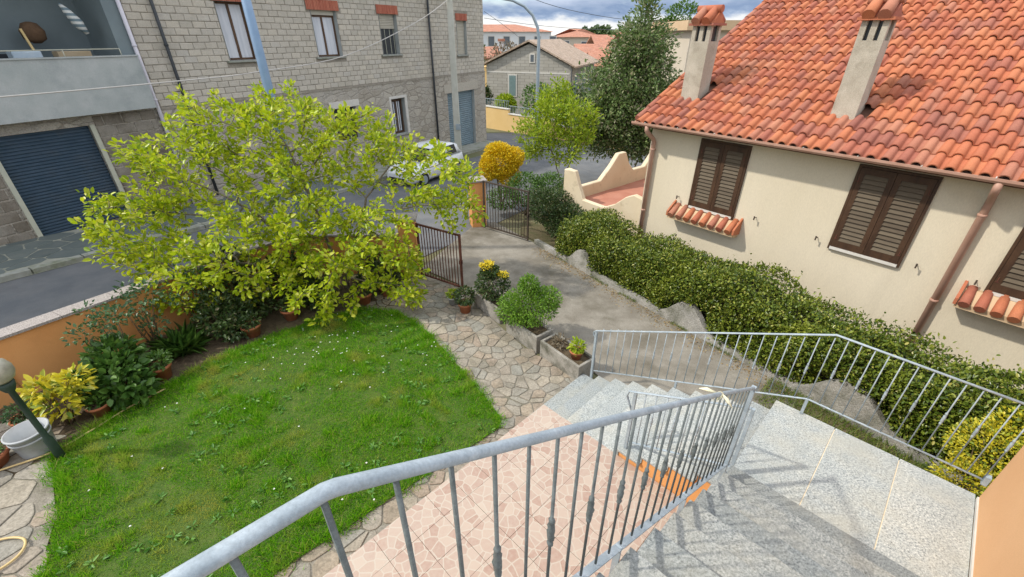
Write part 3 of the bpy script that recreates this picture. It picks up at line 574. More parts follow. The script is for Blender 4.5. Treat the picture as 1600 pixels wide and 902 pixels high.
def facade_parts():
    for s0, s1, z0, z1 in ((10.42, 12.04, 6.08, 6.45), (14.22, 15.63, 6.06, 6.43), (20.32, 21.43, 5.92, 6.28), (6.72, 8.03, 6.2, 6.56)):
        lt = MB().box(A, s0, s1, -.02, .03, z0, z1).build('lintel', M['block_mortar'], HA); n = int((s1 - s0) / .075)
        for k in range(n):
            a = s0 + (s1 - s0) * k / n; MB().box(A, a + .004, a + .067, .0, .05 + .006 * (k % 2), z0 + .006, z1 - .006).build('brick', M['brick'], lt)
    for s0, s1, z in ((10.48, 11.98, 4.4), (14.22, 15.63, 4.38), (20.3, 21.45, 4.18), (6.7, 8.02, 4.42), (14.33, 15.52, .62)):
        MB().box(A, s0, s1, -.25, .11, z - .07, z - .005).build('window_sill', M['kerb'], HA, bevel=.008)
    def casement(s0, s1, z0, z1, inner):
        b = MB(); f = .07
        for x in ((s0, s0 + f), (s1 - f, s1), ((s0 + s1) / 2 - .04, (s0 + s1) / 2 + .04)): b.box(A, x[0], x[1], -.24, -.17, z0, z1)
        for z in ((z0 + .002, z0 + f), (z1 - f, z1 - .002)): b.box(A, s0 + f, (s0 + s1) / 2 - .04, -.238, -.172, *z); b.box(A, (s0 + s1) / 2 + .04, s1 - f, -.238, -.172, *z)
        w_ = b.build('window', M['brown_wood'], HA)
        for a, c in ((s0 + f, (s0 + s1) / 2 - .04), ((s0 + s1) / 2 + .04, s1 - f)): MB().box(A, a, c, -.215, -.205, z0 + f, z1 - f).build('pane', inner, w_)
        return w_
    casement(6.82, 7.9, 4.42, 6.2, M['curtain']); casement(10.6, 11.86, 4.4, 5.92, M['curtain']); casement(10.8, 12.1, .9, 2.34, M['dark_room'])
    casement(14.47, 15.38, .66, 2.3, M['dark_room'])
    b = MB()
    for sgn in range(5): a = 14.62 + .13 * sgn; b.box(A, a, a + .07, -.20 - .01 * (sgn % 2), -.19, .75, 2.2)
    b.build('curtain', M['curtain'], HA)
    MB().box(A, 10.62, 11.84, -.2, -.12, 5.92, 6.08).build('shutter_box', M['roller_cream'], HA)
    def roller(s0, s1, z0, z1, mat, pitch, off, name='roller_shutter'):
        ro = MB().box(A, s0, s1, off - .06, off - .03, z0, z1).build(name, mat, HA); n = int((z1 - z0) / pitch)
        for k in range(n):
            z = z0 + k * (z1 - z0) / n; h = (z1 - z0) / n; P = [(off - .03, z + .002), (off, z + h * .3), (off, z + h * .7), (off - .03, z + h - .004)]
            b = MB(); b.prism([A(s0 + .01, o, zz) for o, zz in P], [A(s1 - .01, o, zz) for o, zz in P]); b.build('slat', mat, ro)
    roller(14.4, 15.45, 5.46, 6.06, M['roller_cream'], .06, -.12); roller(20.42, 21.33, 4.18, 5.92, M['roller_cream'], .07, -.12); roller(19.12, 21.88, -1.2, 2.2, M['shutter_grey'], .12, -.14, 'garage_shutter')
    MB().box(A, 14.4, 15.45, -.2, -.18, 4.38, 5.46).build('insect_screen', M['dark_room'], HA)
    for a in (14.44, 14.78, 15.12, 15.38): MB().box(A, a, a + .02, -.18, -.165, 4.4, 5.46).build('screen_bar', M['cream_frame'], HA)
    b = MB(); b.box(A, 14.3, 14.42, .0, .06, .6, 2.5); b.box(A, 15.43, 15.6, .0, .06, .6, 2.5); b.box(A, 14.42, 15.43, .0, .06, 2.38, 2.5); b.build('window_surround', M['white_trim'], HA)
    b = MB(); b.box(A, 10.6, 12.3, .0, .07, 2.34, 2.62); b.build('concrete_lintel', M['white_trim'], HA); b = MB(); b.box(A, 18.8, 22.3, .0, .065, 2.22, 2.7); b.build('concrete_lintel', M['block'], HA)
    for s, mat, r, z0 in ((4.0, 'white_pvc', .055, .15), (4.87, 'dark_pipe', .05, .1), (17.85, 'dark_pipe', .055, -.9)):
        b = MB(); b.tube([A(s, .13, z0), A(s, .13, FZ)], r, 10); p = b.build('rain_pipe', M[mat], HA)
        for z in (1.2, 3.4, 4.9, 6.4): MB().lathe(A(s, .13, z), [(r + .004, 0), (r + .012, .01), (r + .012, .05), (r + .004, .06)], 10).build('pipe_clip', M[mat], p)
    # left bay: garage under the balcony
    for s0, s1 in ((-7, 0.0), (2.15, 4.0)): MB().box(A, s0, s1, -.4, -.02, -.3, 3.2).build('garage_wall', M['rubble'], HA)
    MB().box(A, 0.0, 2.15, -.4, -.02, 2.92, 3.2).build('garage_wall', M['rubble'], HA)
    for a in (-.1, 2.15): MB().box(A, a, a + .11, -.2, .03, .1, 2.93).build('door_jamb', M['cream_frame'], HA)
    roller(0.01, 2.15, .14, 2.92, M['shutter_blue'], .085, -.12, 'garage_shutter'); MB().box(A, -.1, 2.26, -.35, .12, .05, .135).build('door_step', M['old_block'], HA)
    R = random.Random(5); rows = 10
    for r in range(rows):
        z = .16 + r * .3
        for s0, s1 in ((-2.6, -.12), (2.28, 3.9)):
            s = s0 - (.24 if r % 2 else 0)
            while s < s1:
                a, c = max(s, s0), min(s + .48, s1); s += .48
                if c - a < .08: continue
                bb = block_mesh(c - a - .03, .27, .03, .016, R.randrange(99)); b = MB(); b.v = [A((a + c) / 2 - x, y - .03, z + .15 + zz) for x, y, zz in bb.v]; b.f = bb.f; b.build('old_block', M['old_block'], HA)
    # balcony
    bz0, bz1 = 3.24, 4.66
    MB().box(A, -7, 3.82, -1.9, .38, bz0 + .002, bz0 + .2).build('balcony_floor', M['grey_render'], HA); MB().box(A, -7, 3.86, .24, .4, bz0, bz1).build('balcony_parapet', M['grey_render'], HA)
    MB().box(A, 3.7, 3.86, -.02, .24, bz0, bz1).build('balcony_parapet', M['grey_render'], HA); MB().box(A, -7, 3.88, .22, .43, bz1, bz1 + .035).build('parapet_cap', M['grey_render'], HA)
    MB().box(A, -7, 3.6, -1.9, -1.7, bz0 + .2, FZ).build('loggia_back_wall', M['loggia'], HA); MB().box(A, 3.6, 4.0, -1.9, .06, bz0 + .2, FZ).build('loggia_side_wall', M['loggia'], HA)
    MB().box(A, .62, .8, -.1, .08, bz1 + .035, FZ).build('loggia_post', M['cream_frame'], HA)
    b = MB(); b.tube([A(-7, .33, bz1 + .2), A(3.5, .33, bz1 + .2)], .016, 6)
    for s in (-2, -1, 0, .9, 2.2, 3.5): b.tube([A(s, .33, bz1), A(s, .33, bz1 + .2)], .012, 6)
    b.build('balcony_rail', M['cream_frame'], HA)
    w_ = MB().box(A, -1.6, .1, -1.72, -1.66, 4.2, 6.1).build('balcony_window', M['brown_wood'], HA)
    for a in (-1.5, -.7): MB().box(A, a, a + .7, -1.66, -1.645, 4.3, 6.0).build('pane', M['curtain'], w_)
    for s in (4.9, 6.3, 9.2): pass
facade_parts()
def balcony_things():
    z = 3.45
    b = MB(); c = A(2.95, -.55, z)   # folded striped beach umbrella hanging by the post
    b.tube([A(2.85, -.5, z + 2.5), A(2.92, -.45, z + 2.35), A(3.05, -.4, z + 2.05), A(3.16, -.35, z + 1.78)], [.03, .09, .14, .05], 9); tag(b.build('striped_umbrella', M['striped'], loc=c), 'folded striped cloth umbrella hanging at the right end of the balcony', 'umbrella')
    b = MB(); b.lathe(A(2.2, -1.1, z + 1.55), [(.08, 0), (.24, .1), (.27, .3), (.17, .48), (.05, .52)], 11); tag(b.build('brown_bundle', M['brown_cloth'], loc=A(2.2, -1.1, z + 1.55)), 'dark brown cloth bundle hung on the balcony back wall', 'bundle')
    b = MB(); b.box(A, 1.35, 1.95, -.7, -.3, z, z + 1.38); tag(b.build('pale_box', M['blue_plastic'], loc=A(1.65, -.5, z), bevel=.02), 'pale blue plastic box standing on the balcony behind the rail', 'box')
    b = MB(); b.box(A, 2.25, 3.0, -.6, -.2, z, z + 1.36); tag(b.build('cardboard_box', M['cardboard'], loc=A(2.6, -.4, z), bevel=.01), 'tan cardboard box beside the pale box on the balcony', 'box')
    b = MB(); b.tube([A(2.05, -.5, z), A(1.85, -.65, z + 1.9)], .03, 7); tag(b.build('broom_handle', M['hose'], loc=A(2.05, -.5, z)), 'pale yellow broom handle leaning between the boxes on the balcony', 'broom')
    b = MB(); b.box(A, 1.3, 1.85, -1.7, -1.5, z + 1.0, z + 1.3); tag(b.build('wall_vent', M['dark_room'], loc=A(1.5, -1.6, z + 1)), 'small dark vent box on the balcony back wall', 'vent')
    t = thing('flower_pot', A(.15, .33, 4.7), 'red clay flower pot on the balcony parapet at the left edge', 'pot')
    MB().lathe(A(.15, .33, 4.695), [(.12, 0), (.17, .22), (.19, .22), (.19, .27), (.16, .27), (.15, .2)], 14).build('pot', M['terracotta'], t)
    shrub('plant', None, A(.15, .33, 4.9), [(A(.15, .33, 5.0), (.2, .2, .14), 1)], 160, .07, 'leaf_mid', 4, .006, parent=t)
    t = thing('green_bin', A(2.75, .5, .05), 'small green plastic bin by the blue garage shutter', 'bin')
    c = A(2.75, .5, G(*Axy(2.75, .5)) + .12); MB().lathe(c, [(.17, 0), (.22, .48), (.24, .48), (.24, .52)], 16).build('body', M['green_plastic'], t); MB().lathe((c[0], c[1], c[2] + .52), [(.25, 0), (.25, .03), (.12, .08), (.03, .09)], 16).build('lid', M['green_plastic'], t)
balcony_things()
# ------------------------------------------------------------------ staircase, terrace, own house
RS, TR = .1374, .306; U0, VL, VF = -3.222, 3.51, 4.95; LZ = 10 * RS
RU, TU = .19, .31; UL, UR = -.48, 1.30; TOPZ = LZ + 12 * RU
st = thing('staircase', S(-1.5, 4.2, 0), 'outdoor staircase with speckled grey granite treads turning at a landing', 'staircase')
def stairs():
    for i in range(9):
        u = U0 + i * TR; z = RS * (i + 1)
        MB().box(S, u - .015, u + TR + .03, VL - .03, VF + .03, z - .032, z).build('tread', M['granite'], st, bevel=.003)
        MB().box(S, u + .012, u + .035, VL, VF, z - RS - .0, z - .032).build('riser', M['granite'], st)
    # flank body under the lower flight, stepped
    P = [(U0 + .035, -.3)]
    for i in range(9): P += [(U0 + .036 + i * TR, RS * (i + 1) - .034), (U0 + .036 + (i + 1) * TR, RS * (i + 1) - .034)]
    P += [(UR, RS * 9 - .034), (UR, -.3)]
    MB().prism([S(u, VL + .012, z) for u, z in P], [S(u, VF - .02, z) for u, z in P]).build('flank_wall', M['orange'], st)
    # landing slabs
    e = [UL - .02, .12, .70, UR - .01]
    for k in range(3): MB().box(S, e[k] + .004, e[k + 1] - .004, VL - .25, VF + .08, LZ - .034, LZ).build('landing_slab', M['granite'], st, bevel=.003)
    MB().box(S, UL + .02, UR, VL - .2, VF - .022, LZ - .3, LZ - .036).build('landing_base', M['orange'], st)
    for k in range(2): MB().box(S, e[k + 1] - .004, e[k + 1] + .004, VL - .2, VF + .05, LZ - .03, LZ - .004).build('joint_filling', M['cream_old'], st)
    for k in range(12):
        v1 = 3.5 - k * TU; z = LZ + RU * (k + 1); v0 = v1 - TU - .02
        if k == 11: v0 = v1 - .5
        for a, c in ((UL, UR - .01),): MB().box(S, a, c, v0, v1 + .025, z - .034, z).build('tread', M['dark_granite'], st, bevel=.004)
        MB().box(S, UL + .03, UR - .012, v1 - .028, v1 - .005, z - RU + .0005, z - .035).build('riser', M['granite'], st)
    P = [(3.47, LZ - .3), (3.47, LZ + RU - .036)]
    for k in range(12): P += [(3.47 - k * TU, LZ + RU * (k + 1) - .036), (3.47 - (k + 1) * TU, LZ + RU * (k + 1) - .036)]
    P += [(-1.2, TOPZ - .036), (-1.2, LZ - .3)]; Q = []
    for p in P:
        if not Q or abs(Q[-1][0] - p[0]) + abs(Q[-1][1] - p[1]) > 1e-5: Q.append(p)
    MB().prism([S(UL + .04, v, z) for v, z in Q], [S(UR - .02, v, z) for v, z in Q]).build('flank_wall', M['orange'], st)
stairs()
TZ = .69; TU0 = -2.88
te = thing('terrace', S(-1.7, 1.5, 0), 'raised terrace paved with pink stone-print tiles beside the staircase', 'terrace')
def terrace():
    MB().box(S, TU0 + .02, UL + .035, -2.5, VL + .008, -.4, TZ - .015).build('plinth', M['orange'], te)
    p = .335; n = 8
    for i in range(n):
        for j in range(16):
            u0 = TU0 + i * p; v1 = VL + .005 - j * p; u1 = min(u0 + p, UL + .03)
            if u1 - u0 < .03: continue
            MB().box(S, u0 + .002, u1 - .002, v1 - p + .002, v1 - .002, TZ - .02, TZ + .0008 * ((i * 7 + j * 3) % 4)).build('terrace_tile', M['printed_tile'], te)
terrace()
oh = thing('home_wall', S(UR + 2, 3.5, 0), 'pale orange rendered house wall at the right end of the landing', 'house')
MB().box(S, UR, UR + 4, 2.3, 4.97, -.4, 4.3).build('wall', M['pale_orange'], oh)
MB().box(S, UR - .012, UR + .001, VL + .2, 4.965, LZ + .001, LZ + .035).build('skirting', M['white_trim'], oh)
# railings
def rail_bar(pts, wd, th, name, parent, mat='galv'):
    b = MB(); b.tube(pts, wd, 12, flat=th / wd); return b.build(name, M[mat], parent)
def baluster_mesh(h, knot, r=.0075):
    b = MB()
    if not knot: b.tube([(0, 0, 0), (0, 0, h)], r, 6); return b.mesh('baluster')
    zc = h * .5; prof = [(0, 1), (zc - .075, 1), (zc - .07, 1.7), (zc - .055, 1.9), (zc - .05, 1.3), (zc - .035, 2.2), (zc - .012, 2.0), (zc, 2.5), (zc + .012, 2.0), (zc + .035, 2.2), (zc + .05, 1.3), (zc + .055, 1.9), (zc + .07, 1.7), (zc + .075, 1), (h, 1)]
    pts = [(0.0016 * math.sin(i * 2.1) if 1 < i < 13 else 0, 0.0016 * math.cos(i * 2.1) if 1 < i < 13 else 0, z) for i, (z, _) in enumerate(prof)]
    b.tube(pts, [k * r for _, k in prof], 7); return b.mesh('baluster')
BAL = {}
def balusters(parent, p0, p1, n, h, knots, r=.0075, skip=()):
    for k in range(n):
        if k in skip: continue
        t = (k + .5) / n; p = [a + (c - a) * t for a, c in zip(p0, p1)]; key = (round(h, 3), bool(knots(k)), r)
        if key not in BAL: BAL[key] = baluster_mesh(h, key[1], r)
        o = link('baluster', BAL[key], M['galv'], parent, p); o.rotation_euler[2] = k * .7
def railings():
    # upper flight, close to the camera
    r = thing('stair_railing', S(UL, 1.8, 2.4), 'grey galvanised railing of the upper flight in the foreground with twisted balusters', 'railing', 'stair railings'); u = UL - .02
    top = [(3.36, 2.655), (3.30, 2.70), (2.2, 3.37), (1.18, 3.972), (.6, 4.308), (.112, 4.592), (.095, 4.598), (-.1, 4.612), (-.6, 4.64), (-1.4, 4.64)]
    rail_bar([S(u, v, z) for v, z in top], .0150, .0142, 'handrail', r)
    zt = lambda v: np.interp(v, [t[0] for t in top[::-1]], [t[1] for t in top[::-1]]); zb = lambda v: zt(v) - .92
    b = MB(); b.hexa([S(u - .02, 3.3, zb(3.3) - .006), S(u + .02, 3.3, zb(3.3) - .006), S(u + .02, .1, zb(.1) - .006), S(u - .02, .1, zb(.1) - .006), S(u - .02, 3.3, zb(3.3) + .004), S(u + .02, 3.3, zb(3.3) + .004), S(u + .02, .1, zb(.1) + .004), S(u - .02, .1, zb(.1) + .004)]); b.build('bottom_rail', M['galv'], r)
    b = MB(); b.hexa([S(u - .02, .1, zb(.1) - .006), S(u + .02, .1, zb(.1) - .006), S(u + .02, -1.4, zb(-1) - .006), S(u - .02, -1.4, zb(-1) - .006), S(u - .02, .1, zb(.1) + .004), S(u + .02, .1, zb(.1) + .004), S(u + .02, -1.4, zb(-1) + .004), S(u - .02, -1.4, zb(-1) + .004)]); b.build('bottom_rail', M['galv_shaded'], r)
    MB().box(S, u - .018, u + .018, 3.27, 3.31, LZ, 2.72).build('post', M['galv'], r)
    for v in (2.2, 1.25, .1): MB().box(S, u - .017, u + .017, v - .006, v + .006, zb(v) - .3, zb(v) - .006).build('support', M['galv'], r)
    n = 27
    for k in range(n):
        v = 3.27 - (k + 1) * (3.27 - .09) / n; key = ('n', k % 2)
        if key not in BAL: BAL[key] = baluster_mesh(.915, k % 2 == 1, .0060)
        o = link('baluster', BAL[key], M['galv_shaded'], r, S(u, v, zb(v) + .002)); o.rotation_euler[2] = k
    for k in range(8): o = link('baluster', BAL[('n', k % 2)], M['galv'], r, S(u, .09 - .125 * (k + 1), zb(.09 - .125 * (k + 1)) + .002))
    # far side of the lower flight and the landing
    r = thing('stair_railing', S(-1.5, 5.0, .7), 'long grey railing along the driveway side of the lower flight and landing', 'railing', 'stair railings'); v = 5.0
    T = [(-3.11, 1.08), (-.22, 2.50), (1.27, 2.49)]; Bt = [(-3.05, .30), (-.22, 1.60), (1.27, 1.59)]
    rail_bar([S(-3.07, v, .98), S(-3.13, v, 1.0), S(-3.13, v, 1.06), S(-3.09, v, 1.10)] + [S(a, v, z) for a, z in T[1:2]] + [S(T[2][0], v, T[2][1])], .0165, .010, 'handrail', r)
    rail_bar([S(a, v, z) for a, z in Bt], .013, .009, 'bottom_rail', r)
    MB().box(S, -3.1, -3.065, v - .018, v + .018, .1, 1.08).build('post', M['galv'], r); MB().box(S, -.235, -.205, v - .014, v + .014, LZ - .2, 1.6).build('post', M['galv'], r)
    MB().box(S, -1.7, -1.67, v - .014, v + .014, .4, .92).build('post', M['galv'], r); MB().box(S, 1.25, 1.29, v - .03, v + .03, 1.55, 1.65).build('wall_bracket', M['galv'], r)
    n = 23
    for k in range(n):
        t = (k + 1) / n; a = -3.08 + (-.22 + 3.08) * t; zz = .286 + (1.60 - .286) * (a + 3.08) / 2.86; h = 1.09 + (2.5 - 1.09) * (a + 3.1) / 2.88 - zz; key = ('f', k % 2)
        if key not in BAL: BAL[key] = baluster_mesh(.86, k % 2 == 1, .0060)
        link('baluster', BAL[key], M['galv'], r, S(a, v, zz))
    for k in range(13):
        a = -.22 + (k + 1) * .113; key = ('f2', k % 2)
        if key not in BAL: BAL[key] = baluster_mesh(.90, k % 2 == 0, .0060)
        link('baluster', BAL[key], M['galv'], r, S(a, v, 1.598))
    # near side of the lower flight
    r = thing('stair_railing', S(-1.2, 3.6, .7), 'short grey railing with curled end beside the orange flank of the lower flight', 'railing', 'stair railings'); v = 3.57
    z = lambda a: 1.73 + (a + 1.6) * .50
    c = [S(-1.60 + .00, v, 1.42), S(-1.655, v, 1.52), S(-1.70, v, 1.62), S(-1.68, v, 1.70), S(-1.62, v, z(-1.62) + .005)]
    rail_bar(c + [S(-.5, v, z(-.5))], .016, .010, 'handrail', r); MB().box(S, -1.62, -1.585, v - .016, v + .016, .8, z(-1.6)).build('post', M['galv'], r)
    b = MB(); b.hexa([S(a, v + o, z(a) - d) for d in (.80, .79) for a, o in ((-1.58, -.015), (-.5, -.015), (-.5, .015), (-1.58, .015))]); b.build('bottom_rail', M['galv'], r)
    for k in range(9):
        a = -1.60 + .12 * (k + 1); key = ('l', k % 2)
        if key not in BAL: BAL[key] = baluster_mesh(.79, k % 2 == 1, .0060)
        link('baluster', BAL[key], M['galv'], r, S(a, v, z(a) - .79))
    MB().box(S, -.5, -.47, v - .015, v + .015, LZ, z(-.5)).build('post', M['galv'], r)
    b = MB(); vv = 2.26; zc = zt(vv)   # rag knotted on the handrail
    b.tube([S(u, vv - .03, zc), S(u, vv + .03, zc - .02)], .021, 10); b.tube([S(u + .02, vv, zc + .01), S(u + .05, vv + .01, zc - .02), S(u + .09, vv + .0, zc - .05)], [.006, .022, .003], 7, flat=.4); b.tube([S(u - .01, vv - .02, zc + .02), S(u - .06, vv - .05, zc + .035), S(u - .1, vv - .07, zc + .03)], [.006, .018, .003], 7, flat=.4)
    tag(b.build('rag', M['rag'], loc=S(u, vv, zc)), 'pale yellow rag knotted round the foreground handrail', 'rag')
railings()

# ------------------------------------------------------------------ garden wall, gates
def garden_wall():
    P = [(-8.6, 3.2), (-7.62, 5.2), (-6.95, 6.55), (-5.72, 9.0), (-5.25, 9.75), (-2.72, 10.05)]
    r = thing('garden_wall', (-6.6, 7.2, 0), 'orange rendered garden wall with granite coping along the street', 'wall'); H_ = 1.02; w_ = .2
    V2 = [Vector(p) for p in P]; nn = []
    for i in range(len(P)):
        d = (V2[min(i + 1, len(P) - 1)] - V2[max(i - 1, 0)]).normalized(); nn.append(Vector((-d.y, d.x)))
    for i in range(len(P) - 1):
        a, c = V2[i], V2[i + 1]; na_, nc = nn[i], nn[i + 1]; q_ = [a, c, c + nc * w_, a + na_ * w_]
        MB().prism([(p.x, p.y, G(p.x, p.y) - .3) for p in q_], [(p.x, p.y, G(p.x, p.y) + H_) for p in q_]).build('wall_length', M['orange'], r)
        L_ = (c - a).length; n = max(1, round(L_ / .75)); d = (c - a).normalized()
        for k in range(n):
            f0, f1 = k / n, (k + 1) / n; p0 = a.lerp(c, f0) + d * .003; p1 = a.lerp(c, f1) - d * .003; m0 = na_.lerp(nc, f0); m1 = na_.lerp(nc, f1)
            q2 = [p0 - m0 * .05, p1 - m1 * .05, p1 + m1 * (w_ + .06), p0 + m0 * (w_ + .06)]
            MB().prism([(p.x, p.y, G(p.x, p.y) + H_ + .002) for p in q2], [(p.x, p.y, G(p.x, p.y) + H_ + .045) for p in q2]).build('coping_stone', M['coping'], r)
    b = MB(); d = (V2[1] - V2[0]).normalized(); n_ = Vector((d.y, -d.x)); f = lambda t, o, z: (V2[1].x + d.x * t + n_.x * o, V2[1].y + d.y * t + n_.y * o, z)
    mb = MB().box(f, -.95, -.45, .002, .06, .38, .8); tag(mb.build('meter_box', M['meter'], loc=f(-.7, .02, .38), bevel=.01), 'grey green meter box on the orange wall at the left edge', 'meter box')
    b.tube([f(-1.2, .04, .98), f(-.12, .04, .98), f(-.1, .04, .96), f(-.1, .04, .35)], .016, 8); tag(b.build('gas_pipe', M['gas'], loc=f(-.1, .04, .35)), 'thin orange pipe bent at a right angle on the garden wall', 'pipe')
garden_wall()
def pillar(c, w_, h, label, ang):
    t = thing('gate_pillar', (c[0], c[1], G(*c)), label, 'pillar', 'gate pillars'); ca, sa = math.cos(ang), math.sin(ang); f = lambda x, y, z: (c[0] + x * ca - y * sa, c[1] + x * sa + y * ca, z); z0 = G(*c)
    MB().box(f, -w_, w_, -w_, w_, z0 - .2, z0 + h).build('shaft', M['orange'], t); MB().box(f, -w_ - .05, w_ + .05, -w_ - .05, w_ + .05, z0 + h + .002, z0 + h + .06).build('cap', M['coping'], t, bevel=.006)
pillar((-2.55, 9.95), .2, 1.5, 'orange gate pillar at the end of the garden wall, half hidden by the lime green tree', .1)
pillar((-1.15, 13.95), .24, 1.52, 'orange gate pillar behind the open dark gate at the far side of the driveway', .3)
def gate(p0, p1, h, z0, n, mat, label, panel=None):
    t = thing('gate', (p0[0], p0[1], z0), label, 'gate', 'driveway gates'); P0, P1 = Vector((*p0, z0)), Vector((*p1, z0)); d = (P1 - P0); L_ = d.length; d.normalize(); n_ = Vector((-d.y, d.x, 0)); f = lambda a, o, z: tuple(P0 + d * a + n_ * o + Vector((0, 0, z)))
    for a in (0, L_ - .045): MB().box(f, a, a + .045, -.0225, .0225, .05, h).build('stile', M[mat], t)
    for z in (.1, h - .045): MB().box(f, .045, L_ - .045, -.018, .018, z, z + .04).build('rail', M[mat], t)
    for k in range(n): a = .045 + (L_ - .09) * (k + 1) / (n + 1); MB().box(f, a - .008, a + .008, -.008, .008, .14, h - .045).build('bar', M[mat], t)
    MB().box(f, L_ - .05, L_ + .0, -.04, .04, h * .5, h * .5 + .09).build('lock', M[mat], t)
gate((-2.28, 9.72), (-1.16, 9.02), 1.48, -.12, 13, 'rust_iron', 'rusty red barred gate leaf standing open beside the lime green tree')
gate((-.92, 13.55), (.50, 12.46), 1.62, -.36, 14, 'dark_iron', 'dark iron barred gate leaf standing open against the hedge')

# low scalloped concrete wall along the driveway
KW0 = np.array((.68, 12.3)); KD = np.array((.532, -.847)); KN = np.array((.847, .532))
def K(a, o, z): p = KW0 + KD * a + KN * o; return (p[0], p[1], z)
def scallop():
    r = thing('boundary_wall', K(4, 0, -.2), 'low grey concrete boundary wall with wave-shaped crests between driveway and hedge', 'wall')
    ev = [(0, .14), (1.6, .14), (1.8, .30), (2.0, .58), (2.2, .58), (2.45, .3), (2.65, .13), (4.95, .13), (5.15, .36), (5.4, .64), (5.7, .58), (5.95, .28), (6.15, .12), (7.95, .12), (8.15, .4), (8.4, .66), (8.8, .58), (9.15, .2), (9.4, .12), (12, .12)]
    def up(a, o): x, y, _ = K(a, o, 0); return G(x, y)
    fine = np.arange(-.5, 12.5, .02); raw = np.interp(fine, [e[0] for e in ev], [e[1] for e in ev]); kern = np.hanning(27); raw = np.convolve(raw, kern / kern.sum(), 'same')
    top = [(a, np.interp(a, fine, raw)) for a in np.arange(0, 12.01, .08)]
    for i in range(0, len(top) - 1, 30):
        seg = top[i:i + 31]; P = [(a, z) for a, z in seg]; lo = [(seg[-1][0], -.25), (seg[0][0], -.25)]
        f = lambda o: [K(a, o, up(a, o) + z) for a, z in P + lo]
        MB().prism(f(0), f(.14)).build('wall_length', M['wall_concrete'], r)
scallop()
sheet('neighbour_ground', [K(-1, .14, 0)[:2], K(12, .14, 0)[:2], B(6, 9.9, 0)[:2], B(-6.3, 9.9, 0)[:2], B(-9.4, 9.9, 0)[:2], (.4, 14.6)], .01, M['dirt'])
sheet('stair_side_ground', [K(8, -.03, 0)[:2], S(-.6, 5.05, 0)[:2], S(-.5, 4.9, 0)[:2], S(6, 4.9, 0)[:2], K(14, -.03, 0)[:2]], .006, M['dirt'])

